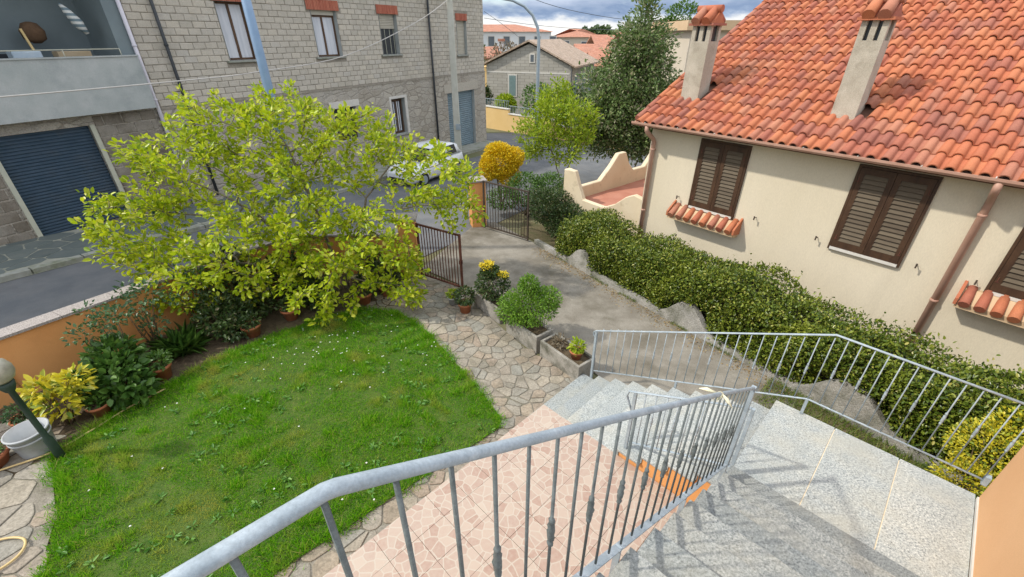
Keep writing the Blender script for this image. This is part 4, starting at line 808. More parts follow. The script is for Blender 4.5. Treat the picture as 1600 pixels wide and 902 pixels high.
# ------------------------------------------------------------------ cream house on the right
HB = thing('cream_house', B(-1, 14, -.3), 'cream rendered house with orange tiled roof, dark shutters and two chimneys', 'house')
WN, EN, EZ, SL = 9.85, 9.4, 3.46, .475; RN = 14.9; TL, TRt = -6.45, 5.2
def roofz(n): return EZ + SL * (n - EN)
def cream_house():
    W_ = [(-4.95, -3.93, 1.66, 3.16), (-1.93, -.88, 1.64, 3.17), (.33, 1.4, 1.64, 3.17)]
    b = MB(); b.box(B, -6.3, 5.2, WN, 20, -.6, 3.42); b.build('wall', M['cream'], HB)
    b = MB(); b.prism([B(-6.3, n, z) for n, z in ((WN, 3.42), (20, 3.42), (RN, roofz(RN) - .2))], [B(-6.1, n, z) for n, z in ((WN, 3.42), (20, 3.42), (RN, roofz(RN) - .2))]); b.build('gable', M['cream'], HB)
    rf = MB(); P = [(EN + .03, roofz(EN + .03) - .06), (RN, roofz(RN) - .06), (RN, roofz(RN) - .16), (EN + .03, roofz(EN + .03) - .16)]; rf.prism([B(TL, n, z) for n, z in P], [B(TRt, n, z) for n, z in P])
    P = [(RN, roofz(RN) - .06), (20.4, EZ - .06), (20.4, EZ - .16), (RN, roofz(RN) - .16)]; rf.prism([B(TL, n, z) for n, z in P], [B(TRt, n, z) for n, z in P]); roof = rf.build('roof', M['tile_bed'], HB)
    MB().box(B, TL + .02, TRt, EN + .06, WN, EZ - .14, EZ - .1).build('soffit', M['soffit'], HB)
    # S tiles: barrel and pan
    pw, L_ = .2, .42; ex = .365; cs = math.sqrt(1 + SL * SL); m = MB(); prof = []
    for k in range(8): a = math.pi * k / 7; prof.append((-.068 * math.cos(a) - .022, .066 * math.sin(a) + .012))
    prof += [(.075, .004), (.105, .010), (.122, .024)]
    for y, sc_, dz in ((0, 1.07, .026), (L_, .90, 0)):
        for x, z in prof: m.v.append((x * (sc_ if x < .05 else 1), y, z * sc_ + dz))
    n_ = len(prof)
    for i in range(n_ - 1): m.f.append((i, i + 1, n_ + i + 1, n_ + i)); m.smooth.add(len(m.f) - 1)
    k0 = len(m.v)
    for x, z in prof: m.v.append((x * .93 + (-.0015 if x < .05 else 0), .0, z * 1.07 + .026 - .017))
    for i in range(n_ - 1): m.f.append((i + 1, i, k0 + i, k0 + i + 1))
    tm = m.mesh('roof_tile', recalc=False); R = random.Random(8); T = []
    ang = math.atan2(nB[1], nB[0]) - math.pi / 2; pit = math.atan(SL); ncol = int((TRt - TL) / pw); nrow = int((RN - EN) * cs / ex) + 1
    holes = [(-6.05, -5.5, 10.25, 10.85), (-2.87, -2.36, 10.2, 10.75)]
    for i in range(ncol):
        for j in range(nrow):
            t = TL + .1 + i * pw; d = j * ex - .07; n = EN + d / cs; z = roofz(n) - .04
            if n > RN - .1: continue
            if any(h[0] - .02 < t < h[1] + .02 and h[2] - .1 < n < h[3] - .15 for h in holes): continue
            p = B(t, n, z); v = Vector(p) - Vector((0, 0, 5.2)); cp, sp_ = math.cos(math.radians(30.1)), math.sin(math.radians(30.1)); dep = v.y * cp - v.z * sp_; X = 683 * v.x / dep; Y = 683 * (v.y * sp_ + v.z * cp) / dep
            T.append((0 if abs(X) < 830 and -470 < Y < 480 else 1, v.length, p))
    T.sort(key=lambda a: a[:2]); rest = MB()
    for k, (_, _, p) in enumerate(T):
        rot = Matrix.Rotation(ang, 4, 'Z') @ Matrix.Rotation(pit + R.uniform(-.012, .012), 4, 'X') @ Matrix.Rotation(R.uniform(-.02, .02), 4, 'Z') @ Matrix.Rotation(R.uniform(-.03, .03), 4, 'Y')
        pj = Vector(p) + Vector((R.uniform(-.004, .004), R.uniform(-.004, .004), R.uniform(-.003, .004)))
        if k < 300: o = link('roof_tile', tm, M['tile'], roof, pj); o.rotation_euler = rot.to_euler()
        else:
            b0 = len(rest.v); f0 = len(rest.f); rest.v += [tuple(rot @ Vector(v.co) + pj) for v in tm.vertices]; rest.f += [tuple(b0 + i for i in pl.vertices) for pl in tm.polygons]; rest.smooth.update(range(f0, f0 + n_ - 1))
    me = rest.mesh('farther_roof_tiles', origin(roof), recalc=False); tag(link('farther_roof_tiles', me, M['tile'], roof), kind='stuff')
    for k in range(14):   # verge: half-round tiles down the gable edge
        n0 = EN + k * .4; b = MB(); a0, a1 = Vector(B(TL - .02, n0, roofz(n0) + .03)), Vector(B(TL - .02, n0 + .44, roofz(n0 + .44) + .015)); b.tube([a0, a1], [.075, .066], 10); b.build('verge_tile', M['tile'], roof)
    for k in range(28): t0 = TL + k * .42; b = MB(); b.tube([B(t0, RN, roofz(RN) + .02), B(t0 + .45, RN, roofz(RN) + .035)], [.085, .095], 10); b.build('ridge_tile', M['chimney'], roof)
    # gutter: half-round trough
    b = MB(); pr = [(-.07, .0), (-.066, -.04), (-.04, -.075), (0, -.085), (.04, -.075), (.066, -.04), (.07, 0)]; pr = pr + [(x * .88, z * .88 + .002) for x, z in pr[::-1]]
    b.prism([B(TL - .12, EN - .02 + x, EZ - .035 + z) for x, z in pr], [B(TRt, EN - .02 + x, EZ - .035 + z) for x, z in pr]); b.build('gutter', M['gutter'], HB)
    for k in range(14): t = -6.2 + k * .85; b = MB(); b.tube([B(t, EN - .095, EZ - .03), B(t, EN + .06, EZ - .02)], .009, 6); b.build('gutter_hook', M['white_trim'], HB)
    for t, zb in ((-6.16, -.1), (-.19, -.1)):
        b = MB(); b.tube([B(t, EN - .02, EZ - .1), B(t, EN - .02, EZ - .2), B(t, EN + .1, EZ - .3), B(t, WN - .16, EZ - .42), B(t, WN - .09, EZ - .52), B(t, WN - .085, zb)], .052, 12); dp = b.build('downpipe', M['gutter'], HB)
        for z in (2.75, 1.2): MB().lathe(B(t, WN - .085, z), [(.054, 0), (.064, .008), (.064, .04), (.054, .048)], 12).build('pipe_clip', M['gutter'], dp)
    # louvred shutters
    for s0, s1, z0, z1 in W_:
        MB().box(B, s0 - .02, s1 + .02, WN - .008, WN + .0, z0 - .02, z1 + .02).build('window_reveal', M['dark_room'], HB); MB().box(B, s0 - .01, s1 + .01, WN - .07, WN - .0, z0 - .055, z0 - .005).build('window_sill', M['white_trim'], HB)
        fr = MB()
        for a, c in ((s0 - .045, s0 - .005), (s1 + .005, s1 + .045)): fr.box(B, a, c, WN - .05, WN - .001, z0 - .06, z1 + .045)
        fr.box(B, s0 - .005, s1 + .005, WN - .05, WN - .001, z1 + .005, z1 + .045); fr.build('window_frame', M['shutter_wood'], HB); mid = (s0 + s1) / 2
        for side, (a, c) in enumerate(((s0, mid - .003), (mid + .003, s1))):
            b = MB(); st_ = .085; b.box(B, a, a + st_, WN - .055, WN - .012, z0, z1); b.box(B, c - st_, c, WN - .055, WN - .012, z0, z1)
            b.box(B, a + st_, c - st_, WN - .0545, WN - .0125, z0, z0 + .13); b.box(B, a + st_, c - st_, WN - .0545, WN - .0125, z1 - .11, z1); sh = b.build('shutter', M['shutter_wood'], HB); n = 16; hh = (z1 - z0 - .24) / n
            for k in range(n):
                z = z0 + .13 + hh * k; b = MB(); b.prism([B(a + st_ - .004, o, zz) for o, zz in ((WN - .058, z + .004), (WN - .050, z - .002), (WN - .016, z + hh * .95), (WN - .024, z + hh * 1.0))], [B(c - st_ + .004, o, zz) for o, zz in ((WN - .058, z + .004), (WN - .050, z - .002), (WN - .016, z + hh * .95), (WN - .024, z + hh * 1.0))]); b.build('slat', M['slat_wood'], sh)
            x = a + .03 if side == 0 else c - .03
            for z in (z0 + .16, z1 - .26): MB().box(B, x - .022, x + .022, WN - .062, WN - .054, z, z + .012).build('hinge', M['rust_iron'], sh); MB().box(B, x - .006, x + .006, WN - .064, WN - .054, z + .012, z + .09).build('hinge', M['rust_iron'], sh)
    # tiled ledges below two windows
    for s0, s1 in ((-5.33, -3.7), (.06, 1.8)):
        b = MB(); P = [(WN, 1.58), (WN - .08, 1.58), (WN - .30, 1.40), (WN - .30, 1.30), (WN - .12, 1.24), (WN, 1.24)]; b.prism([B(s0, n, z) for n, z in P], [B(s1, n, z) for n, z in P]); lg = b.build('window_ledge', M['soffit'], HB)
        for a in (s0 - .03, s1 - .01): b = MB(); Q = [(WN, 1.68), (WN - .05, 1.66), (WN - .33, 1.47), (WN - .33, 1.36), (WN, 1.3)]; b.prism([B(a, n, z) for n, z in Q], [B(a + .04, n, z) for n, z in Q]); b.build('ledge_cheek', M['tile'], lg)
        n = 8 if s0 < 0 else 9
        for k in range(n):
            t = s0 + (s1 - s0) * (k + .5) / n; b = MB(); b.tube([B(t, WN - .02, 1.60), B(t, WN - .36, 1.405)], [.062, .074], 10); b.build('ledge_tile', M['tile'], lg)
    for t in (-5.28, -3.42, -2.2, -.62, .15):
        z = 1.78 if t < -3 else 1.72; b = MB(); b.tube([B(t, WN, z), B(t, WN - .11, z)], .008, 6); b.box(B, t - .012, t + .012, WN - .12, WN - .105, z - .035, z + .05); b.build('shutter_stop', M['dark_iron'], HB)
    # chimneys
    for t0, t1, n0, n1, zt in ((-6.0, -5.57, 10.34, 10.78, 5.38), (-2.82, -2.42, 10.28, 10.68, 5.42)):
        ch = MB(); zb = roofz(n0) - .25; hb = zt - .3
        ch.box(B, t0, t1, n0, n1, zb, hb)
        for a, c in ((t0, t0 + .09), (t1 - .09, t1)):
            for d, e in ((n0, n0 + .09), (n1 - .09, n1)): ch.box(B, a, c, d, e, hb - .001, zt)
        tm_ = (t0 + t1) / 2; ch.box(B, tm_ - .045, tm_ + .045, n0 + .004, n0 + .06, hb - .001, zt); c_ = ch.build('chimney', M['chimney'], HB)
        MB().box(B, t0 + .05, t1 - .05, n0 + .062, n1 - .05, hb - .001, zt - .01).build('flue', M['dark_room'], c_); MB().box(B, t0 - .07, t1 + .07, n0 - .07, n1 + .07, zt, zt + .045).build('cap_slab', M['tile'], c_)
        nm = (n0 + n1) / 2; b = MB(); P = [(n0 - .03, zt + .045), (n1 + .03, zt + .045), (nm, zt + .27)]; b.prism([B(t0 - .03, n, z) for n, z in P], [B(t1 + .03, n, z) for n, z in P]); b.build('cap_gable', M['tile'], c_)
        for k in range(2):
            t = t0 + (t1 - t0) * (.22 + .56 * k)
            for sg in (-1, 1): b = MB(); e = n0 - .11 if sg < 0 else n1 + .11; b.tube([B(t, nm, zt + .30), B(t, e, zt + .07)], [.085, .1], 10); b.build('cap_tile', M['tile'], c_)
        b = MB(); b.tube([B(t0 - .06, nm, zt + .31), B(t1 + .06, nm, zt + .31)], .075, 10); b.build('cap_ridge', M['tile'], c_)
cream_house()
# neighbour's patio with scalloped walls
def patio():
    r = thing('patio_wall', B(-8, 10, 0), 'cream scalloped parapet walls round the small terracotta patio left of the cream house', 'wall'); pz = .55
    def run(pts, f, w_): lo = [(pts[-1][0], -.5), (pts[0][0], -.5)]; MB().prism([f(a, 0, z) for a, z in pts + lo], [f(a, w_, z) for a, z in pts + lo]).build('wall_length', M['cream_old'], r, bevel=.02)
    fr = lambda a, o, z: B(a, 10.05 + o, z)
    run([(-9.2, 1.62), (-8.9, 1.62), (-8.7, 1.2), (-8.5, .82), (-7.7, .8), (-7.3, 1.0), (-6.95, 1.3), (-6.7, 1.42), (-6.4, 1.36), (-6.31, 1.3)], fr, .16)
    bk = lambda a, o, z: B(-9.35 + o, a, z)
    run([(10.06, 1.6), (10.3, 1.6), (10.5, 1.2), (10.8, .95), (11.7, .95), (12.2, 1.35), (12.55, 1.72), (12.95, 1.72), (13.2, 1.3), (13.5, 1.02), (14.2, 1.02), (14.8, 1.6), (15.1, 1.85), (16.5, 1.85)], bk, .18)
    tag(MB().box(B, -9.3, -6.3, 10.1, 16, -.3, pz).build('patio_floor', M['patio']), kind='structure')
patio()
# ------------------------------------------------------------------ far side of the street and the town behind
def far():
    O = np.array((-2.38, 45.5)); e1 = np.array((.929, -.37)); e2 = np.array((.37, .929)); f = lambda a, o, z: (O[0] + e1[0] * a + e2[0] * o, O[1] + e1[1] * a + e2[1] * o, z); W_, L_ = 8.1, 9.3; am = 4.2
    h = thing('gabled_house', f(4, 4, -2), 'grey stone house with faded brown tiled gable roof behind the yellow wall', 'house')
    P = [(0, -3), (W_, -3), (W_, 2.85), (am, 4.55), (0, 2.85)]; MB().prism([f(a, 0, z) for a, z in P], [f(a, L_, z) for a, z in P]).build('wall', M['stone_house'], h)
    for s, (a0, a1, z0, z1) in enumerate(((-.5, am, 2.72, 4.72), (am, W_ + .5, 4.72, 2.72))):
        P = [(a0, z0), (a1, z1), (a1, z1 + .14), (a0, z0 + .14)]; MB().prism([f(a, -.3, z) for a, z in P], [f(a, L_ + .3, z) for a, z in P]).build('roof', M['old_roof'], h)
    b = MB(); b.box(f, .1, W_ - .1, -.02, .0, 2.2, 2.32); b.build('string_course', M['white_trim'], h)
    for a0, a1, z0, z1 in ((2.3, 2.95, .3, 2.0), (4.35, 4.65, 3.15, 3.7)):
        w_ = MB().box(f, a0 - .1, a1 + .1, -.05, .0, z0 - .1, z1 + .1).build('window', M['white_trim'], h); MB().box(f, a0, a1, -.07, -.052, z0, z1).build('pane', M['teal_shutter' if a0 < 3 else 'window_far'], w_)
    g = lambda a, o, z: f(W_ + o, a, z)
    for a0 in (1.3, 4.2, 7.2): w_ = MB().box(g, a0 - .08, a0 + .98, .0, .04, .2, 2.1).build('window', M['white_trim'], h); MB().box(g, a0, a0 + .9, .042, .07, .28, 2.02).build('shutter', M['teal_shutter'], w_)
    MB().tube([f(W_ + .1, -.1, -2), f(W_ + .1, -.1, 2.7)], .06, 8).build('rain_pipe', M['dark_pipe'], h)
    MB().box(f, -3.2, -.02, .6, 6, -3, 2.6).build('yellow_annex', M['yellow_wall'], h)
    # yellow wall and railing
    r = thing('yellow_wall', (-1, 38, -1.6), 'stepped yellow rendered wall with thin railing along the side street', 'wall'); P0, P1 = Vector((-5.5, 42.6, 0)), Vector((8, 29.5, 0)); d = (P1 - P0).normalized(); n_ = Vector((-d.y, d.x, 0)); k = lambda a, o, z: (P0.x + d.x * a + n_.x * o, P0.y + d.y * a + n_.y * o, z)
    for a0, a1, zt in ((0, 7.25, .02), (7.25, 12, -.32), (12, 18, -.6)):
        MB().box(k, a0, a1, 0, .25, -3, zt).build('wall_length', M['yellow_wall'], r); MB().box(k, a0, a1, -.05, .3, zt + .001, zt + .06).build('coping', M['white_trim'], r); b = MB()
        b.tube([k(a0, .12, zt + .62), k(a1, .12, zt + .62)], .02, 6); b.build('rail', M['pole_grey'], r)
        for i in range(int((a1 - a0) / .2)): MB().box(k, a0 + .1 + i * .2, a0 + .125 + i * .2, .11, .13, zt + .06, zt + .61).build('bar', M['pole_grey'], r)
    for (x, y, z, R_, lab, m_) in ((-3.2, 43.2, .6, 1.2, 'dark green round bush behind the yellow wall next to the block house corner', 'leaf_dark'), (-.6, 41.0, .1, .8, 'pale flowering bush behind the yellow wall railing', 'leaf_lime2'), (2.2, 39.6, .5, 1.5, 'mid green bush in front of the stone house gable', 'leaf_mid'), (4.8, 38.2, .4, 1.7, 'brown tinged bush beside the street lamp in front of the stone house', 'far_leaf'), (7.4, 37, .5, 1.6, 'lush green bush at the right corner of the stone house', 'leaf_bright')):
        shrub('garden_bush', lab, (x, y, -1), [((x, y, z), (R_, R_, R_ * .85), 2), ((x + R_ * .5, y - .3, z - .2), (R_ * .7, R_ * .7, R_ * .6), 1)], 1500, .22, m_, 6, .03, group='bushes behind the yellow wall', shell=.4)
    def block(name, label, x0, x1, y0, y1, z1, roof, wins=(), wmat='white_far', rmat='red_roof', zr=1.0, group='houses of the town behind', cat='house'):
        h = thing(name, ((x0 + x1) / 2, y0, -2), label, cat, group); MB().box(W3, x0, x1, y0, y1, -4, z1).build('wall', M[wmat], h); ym = (y0 + y1) / 2; o = .4
        if roof == 'hip': b = MB(); b.v = [(x0 - o, y0 - o, z1), (x1 + o, y0 - o, z1), (x1 + o, y1 + o, z1), (x0 - o, y1 + o, z1), (x0 + (y1 - y0) / 2, ym, z1 + zr), (x1 - (y1 - y0) / 2, ym, z1 + zr)]; b.f = [(3, 2, 1, 0), (0, 1, 5, 4), (1, 2, 5), (2, 3, 4, 5), (3, 0, 4)]; b.build('roof', M[rmat], h)
        elif roof == 'gable': P = [(y0 - o, z1), (ym, z1 + zr), (y1 + o, z1), (y1 + o, z1 + .15), (ym, z1 + zr + .16), (y0 - o, z1 + .15)]; MB().prism([(x0 - o, y, z) for y, z in P], [(x1 + o, y, z) for y, z in P]).build('roof', M[rmat], h)
        else: MB().box(W3, x0 - o, x1 + o, y0 - o, y1 + o, z1, z1 + zr).build('roof', M[rmat], h)
        for a0, a1, c0, c1 in wins: w_ = MB().box(W3, a0 - .12, a1 + .12, y0 - .04, y0, c0 - .12, c1 + .12).build('window', M['white_trim'], h); MB().box(W3, a0, a1, y0 - .07, y0 - .045, c0, c1).build('pane', M['window_far'], w_)
        return h
    block('town_house', 'long white two storey building with low red roof at the end of the street', -22, 6.6, 85, 97, 5.7, 'hip', [(-4 + i * 2.6, -3 + i * 2.6, 3.6, 5.0) for i in range(5)] + [(-4 + i * 2.6, -3 + i * 2.6, .6, 2.0) for i in range(5)], zr=1.15)
    block('town_house', 'cream building with orange roof right of the long white building', 8.0, 15.5, 88, 98, 4.9, 'hip', [(9, 10, 3, 4.3), (12.2, 13.6, 2.2, 4.2)], wmat='beige_far', zr=1.3)
    block('town_house', 'low house with wide red tiled roof below the wooded hill', 11.5, 23, 66, 76, 3.6, 'gable', [(17.5, 18.5, 2.0, 3.0)], wmat='white_far', zr=1.5)
    block('town_house', 'house with dusky pink roof just behind the stone house', 8.2, 15, 60, 66, 3.1, 'gable', [(12.6, 13.8, 1.6, 2.7)], wmat='white_far', zr=1.0)
    block('town_house', 'house with orange tiled roof between the stone house and dark tree', 8.9, 14.5, 52.5, 59, 2.2, 'gable', [], wmat='beige_far', zr=1.3)
    block('town_house', 'small house with red roof seen left of the stone house ridge', -7, -1.6, 55, 61, 2.9, 'gable', [], wmat='beige_far', zr=1.0)
    block('town_house', 'far cream house with red roof seen over the dark tree', 25, 33, 84, 92, 6.1, 'gable', [(29.5, 30.4, 4.6, 5.6)], wmat='beige_far', zr=1.2)
    block('town_house', 'beige house with brownish flat roof behind the left chimney', 10.6, 22, 30, 40, 5.45, 'flat', [], wmat='beige_far', rmat='soffit', zr=.5)
    block('town_house', 'low beige house with straight red roof edge left of the chimney', 8.6, 14, 35.5, 43, 4.35, 'gable', [], wmat='beige_far', zr=.9)
    c = thing('chimney_stack', (-1.0, 57, 3), 'white chimney with small red cap rising from the red roof left of the stone house', 'chimney'); MB().box(W3, -1.5, -.9, 56.6, 57.2, 3, 4.6).build('shaft', M['white_far'], c); MB().box(W3, -1.6, -.8, 56.5, 57.3, 4.6, 4.85).build('cap', M['red_roof'], c)
    # wooded hill
    def crown_mass(n, cx, cy, rx, ry, rz, z0, s, mat, name, label):
        d = unit(rng.normal(size=(n, 3))); d[:, 2] = np.abs(d[:, 2]); k = rng.uniform(.82, 1.05, n)[:, None]; P = np.array((cx, cy, z0)) + d * k * np.array((rx, ry, rz)); P[:, 2] += np.sin(P[:, 0] * .7) * .3 + np.sin(P[:, 0] * 1.9 + 1) * .25
        V, F = leaf_cards(P, d + rng.normal(size=(n, 3)) * .6, s * rng.uniform(.6, 1.4, n), .8); o = nph(name, V, F, M[mat], loc=(cx, cy, z0)); tag(o, label, 'wood', kind='stuff')
    for i, (cx, rx, rz) in enumerate(((27, 11, 7.0), (36, 9, 5.5), (20, 7, 5.2))): crown_mass(2600, cx, 162 + i, rx, 8, rz, .0, 1.0, 'far_leaf', 'distant_wood', 'green wooded hilltop in the distance')
    hb = MB(); hb.lathe((60, 420, -6), [(330, 0), (240, 5), (120, 9.5), (20, 11)], 40); tag(hb.build('hill', M['far_ground'], loc=(60, 420, -6)), kind='structure')
    t = [(-.35, 54, 3.6)]
    shrub('bare_tree', 'round greyish brown tree in front of the white building', (-.4, 54, -1), [((-.6, 54, 3.2), (1.9, 1.6, 1.4), 2), ((.5, 54, 2.6), (1.4, 1.3, 1.0), 1)], 1500, .22, 'brown_leaf', 8, .05, cat='tree', shell=.4)
    shrub('pine_tree', 'bright green pine showing above the left chimney', (15.3, 47, 0), [((15.6, 47, 6.4), (1.6, 1.5, 1.5), 2), ((14.6, 47, 5.6), (1.5, 1.4, 1.0), 1.5), ((16.4, 47, 5.4), (1.4, 1.3, 1.0), 1)], 2200, .26, 'leaf_mid', 6, .06, cat='tree', shell=.4)
    shrub('street_tree', 'green tree beside the block house corner at the street end', (-4.3, 49, -1), [((-3.6, 49, 3.4), (1.0, 1.0, 1.7), 2), ((-3.2, 49, 1.8), (.9, .9, 1.2), 1)], 1200, .2, 'far_leaf', 5, .05, cat='tree', shell=.4)
far()
# neighbour's yard beyond the patio
sheet('neighbour_yard', [(1.2, 16.9), (7.0, 16.5), (14, 24), (8.5, 26), (2.8, 19.4)], .02, M['pink_paving'])

# ------------------------------------------------------------------ poles, lamp, cables, car
def street_things():
    t = thing('utility_pole', (-5.8, 11.4, G(-5.8, 11.4)), 'blue painted steel utility pole behind the lime green tree', 'pole', 'street poles'); MB().tube([(-5.8, 11.4, G(-5.8, 11.4) - .2), (-5.8, 11.4, 4), (-5.8, 11.4, 9)], [.115, .105, .09], 14).build('shaft', M['pole_blue'], t); MB().lathe((-5.8, 11.4, G(-5.8, 11.4)), [(.2, 0), (.2, .05), (.12, .12)], 14).build('base_collar', M['pole_concrete'], t)
    x, y = -3.1, 25.9; z = G(x, y); t = thing('utility_pole', (x, y, z), 'pale concrete utility pole in front of the grey garage shutter', 'pole', 'street poles'); b = MB(); lo = [(x + a, y + c, z - .2) for a, c in ((-.19, -.15), (.19, -.15), (.19, .15), (-.19, .15))]; hi = [(x + a * .6, y + c * .6, 9.5) for a, c in ((-.19, -.15), (.19, -.15), (.19, .15), (-.19, .15))]; b.prism(lo, hi).build('shaft', M['pole_concrete'], t, bevel=.02); MB().box(W3, x - .03, x + .22, y - .22, y - .14, .6, .9).build('junction_box', M['pole_grey'], t)
    x, y = 1.44, 27.0; t = thing('street_lamp', (x, y, G(x, y)), 'tall grey street lamp with curved arm in front of the stone house', 'street lamp'); A_ = [(x, y, G(x, y) - .2), (x, y, 1.5), (x, y, 5.0), (x - .08, y, 5.55), (x - .35, y, 6.1), (x - .8, y, 6.5), (x - 1.4, y, 6.75), (x - 2.1, y, 6.85)]; MB().tube(A_, [.11, .10, .085, .08, .075, .07, .065, .06], 12).build('pole', M['pole_grey'], t); MB().lathe((x, y, 1.5), [(.11, 0), (.125, .02), (.125, .1), (.1, .14)], 12).build('collar', M['pole_grey'], t); MB().tube([(x - 2.0, y, 6.83), (x - 2.3, y, 6.85), (x - 2.75, y, 6.82)], [.07, .16, .08], 10, flat=.5).build('lantern', M['pole_grey'], t)
    def cable(pts, r, mat, lab):
        P = [Vector(p) for p in pts]; o = []
        for i in range(len(P) - 1):
            p0, p1, p2, p3 = P[max(i - 1, 0)], P[i], P[i + 1], P[min(i + 2, len(P) - 1)]
            for k in range(6): s = k / 6; o.append(.5 * ((2 * p1) + (p2 - p0) * s + (2 * p0 - 5 * p1 + 4 * p2 - p3) * s * s + (3 * p1 - p0 - 3 * p2 + p3) * s ** 3))
        o.append(P[-1]); b = MB(); b.tube(o, r, 6); tag(b.build('overhead_cable', M[mat], loc=tuple(P[0])), lab, 'cable', 'overhead cables')
    cable([(-12.1, 4.4, 4.2), (-10.04, 9.3, 4.15), (-8.54, 12.89, 4.17), (-7.76, 14.75, 4.23), (-6.21, 18.47, 4.54), (-4.31, 23, 5.7), (-3.1, 25.85, 6.75)], .016, 'cable', 'thick pale sagging cable running across the block house front to the concrete pole')
    cable([(-1.7, 31.4, 6.1), (1.5, 31, 5.72), (5, 30.5, 5.5), (9, 30, 5.55)], .014, 'cable_dark', 'dark cable from the block house corner across the sky, lower of two')
    cable([(-3.1, 25.85, 8.6), (1.0, 27, 6.85), (5, 28.5, 6.1), (9.4, 30, 5.8)], .014, 'cable_dark', 'dark cable from the concrete pole down across the sky, upper of two')
    cable([(-1.7, 31.4, 6.45), (-.6, 33.5, 5.8), (.9, 37, 4.8)], .012, 'cable_dark', 'short dark cable sloping from the block house corner to the stone house')
    # car
    cx, cy = -4.0, 20.6; z = G(cx, cy) + .0; t = thing('parked_car', (cx, cy, z), 'white hatchback parked by the block house, behind the lime green tree', 'car'); f = lambda a, o, zz: (cx - dA[0] * a + nA[0] * o, cy - dA[1] * a + nA[1] * o, z + zz)
    def loft(rows, name, mat, par):
        b = MB(); n = len(rows[0])
        for r_ in rows: b.v += [f(*p) for p in r_]
        for i in range(len(rows) - 1):
            for k in range(n): b.f.append((i * n + k, i * n + (k + 1) % n, (i + 1) * n + (k + 1) % n, (i + 1) * n + k)); b.smooth.add(len(b.f) - 1)
        b.f += [tuple(range(n)), tuple(range((len(rows) - 1) * n, len(rows) * n))]; return b.build(name, M[mat], par)
    def sec(a, w_, z0, z1): return [(a, -w_ * .92, z0), (a, -w_, z0 + .12), (a, -w_, z0 + (z1 - z0) * .6), (a, -w_ * .9, z1 - .03), (a, -w_ * .7, z1), (a, w_ * .7, z1), (a, w_ * .9, z1 - .03), (a, w_, z0 + (z1 - z0) * .6), (a, w_, z0 + .12), (a, w_ * .92, z0)]
    bd = loft([sec(-1.95, .70, .32, .78), sec(-1.85, .80, .22, .92), sec(-1.2, .85, .2, .96), (sec(-.2, .86, .2, .97)), sec(.9, .86, .2, .95), sec(1.5, .82, .22, .84), sec(1.85, .74, .24, .72), sec(1.97, .60, .3, .6)], 'body', 'car_white', t)
    def cab(a, w_, z1): return [(a, -w_, .93), (a, -w_ * .97, .93 + (z1 - .93) * .5), (a, -w_ * .86, z1 - .04), (a, -w_ * .7, z1), (a, w_ * .7, z1), (a, w_ * .86, z1 - .04), (a, w_ * .97, .93 + (z1 - .93) * .5), (a, w_, .93)]
    loft([cab(-1.82, .72, .98), cab(-1.55, .76, 1.36), cab(-1.1, .78, 1.47), cab(-.3, .79, 1.5), cab(.2, .78, 1.45), cab(.98, .74, .97)], 'cabin', 'car_white', t)
    b = MB(); b.v = [f(.99, -.62, .985), f(.99, .62, .985), f(.32, .56, 1.425), f(.32, -.56, 1.425), f(1.02, -.62, 1.0), f(1.02, .62, 1.0), f(.36, .56, 1.445), f(.36, -.56, 1.445)]; b.hexa(b.v[:]); b.v = b.v[8:]; b.f = [tuple(i - 8 for i in g) for g in b.f]; b.build('windscreen', M['glass'], t)
    for s in (-1, 1):
        for a0, a1, zt in ((-1.35, -.5, 1.38), (-.42, .55, 1.36)): b = MB(); o0, o1 = .775 * s, .70 * s; b.hexa([f(a0, o0, 1.0), f(a1, o0, 1.0), f(a1 - (.33 if a1 > 0 else 0), o1, zt), f(a0 + (.1 if a0 < -1 else 0), o1, zt), f(a0, o0 + .02 * s, 1.0), f(a1, o0 + .02 * s, 1.0), f(a1 - (.33 if a1 > 0 else 0), o1 + .02 * s, zt), f(a0 + (.1 if a0 < -1 else 0), o1 + .02 * s, zt)]); b.build('side_window', M['glass'], t)
        for a in (-1.25, 1.2):
            b = MB(); b.tube([f(a, s * .68, .3), f(a, s * .875, .3)], .3, 20); w_ = b.build('wheel', M['rubber'], t); b = MB(); b.tube([f(a, s * .86, .3), f(a, s * .885, .3)], .19, 16); b.build('rim', M['pole_grey'], w_)
        MB().box(f, 1.78, 1.9, s * .45 - .14, s * .45 + .14, .58, .72).build('headlight', M['red_lamp'], t); MB().box(f, .55, .68, s * .86 - .08, s * .86 + .08, 1.0, 1.12).build('mirror', M['car_white'], t)
    MB().box(f, 1.9, 1.99, -.5, .5, .3, .45).build('grille', M['rubber'], t)
street_things()

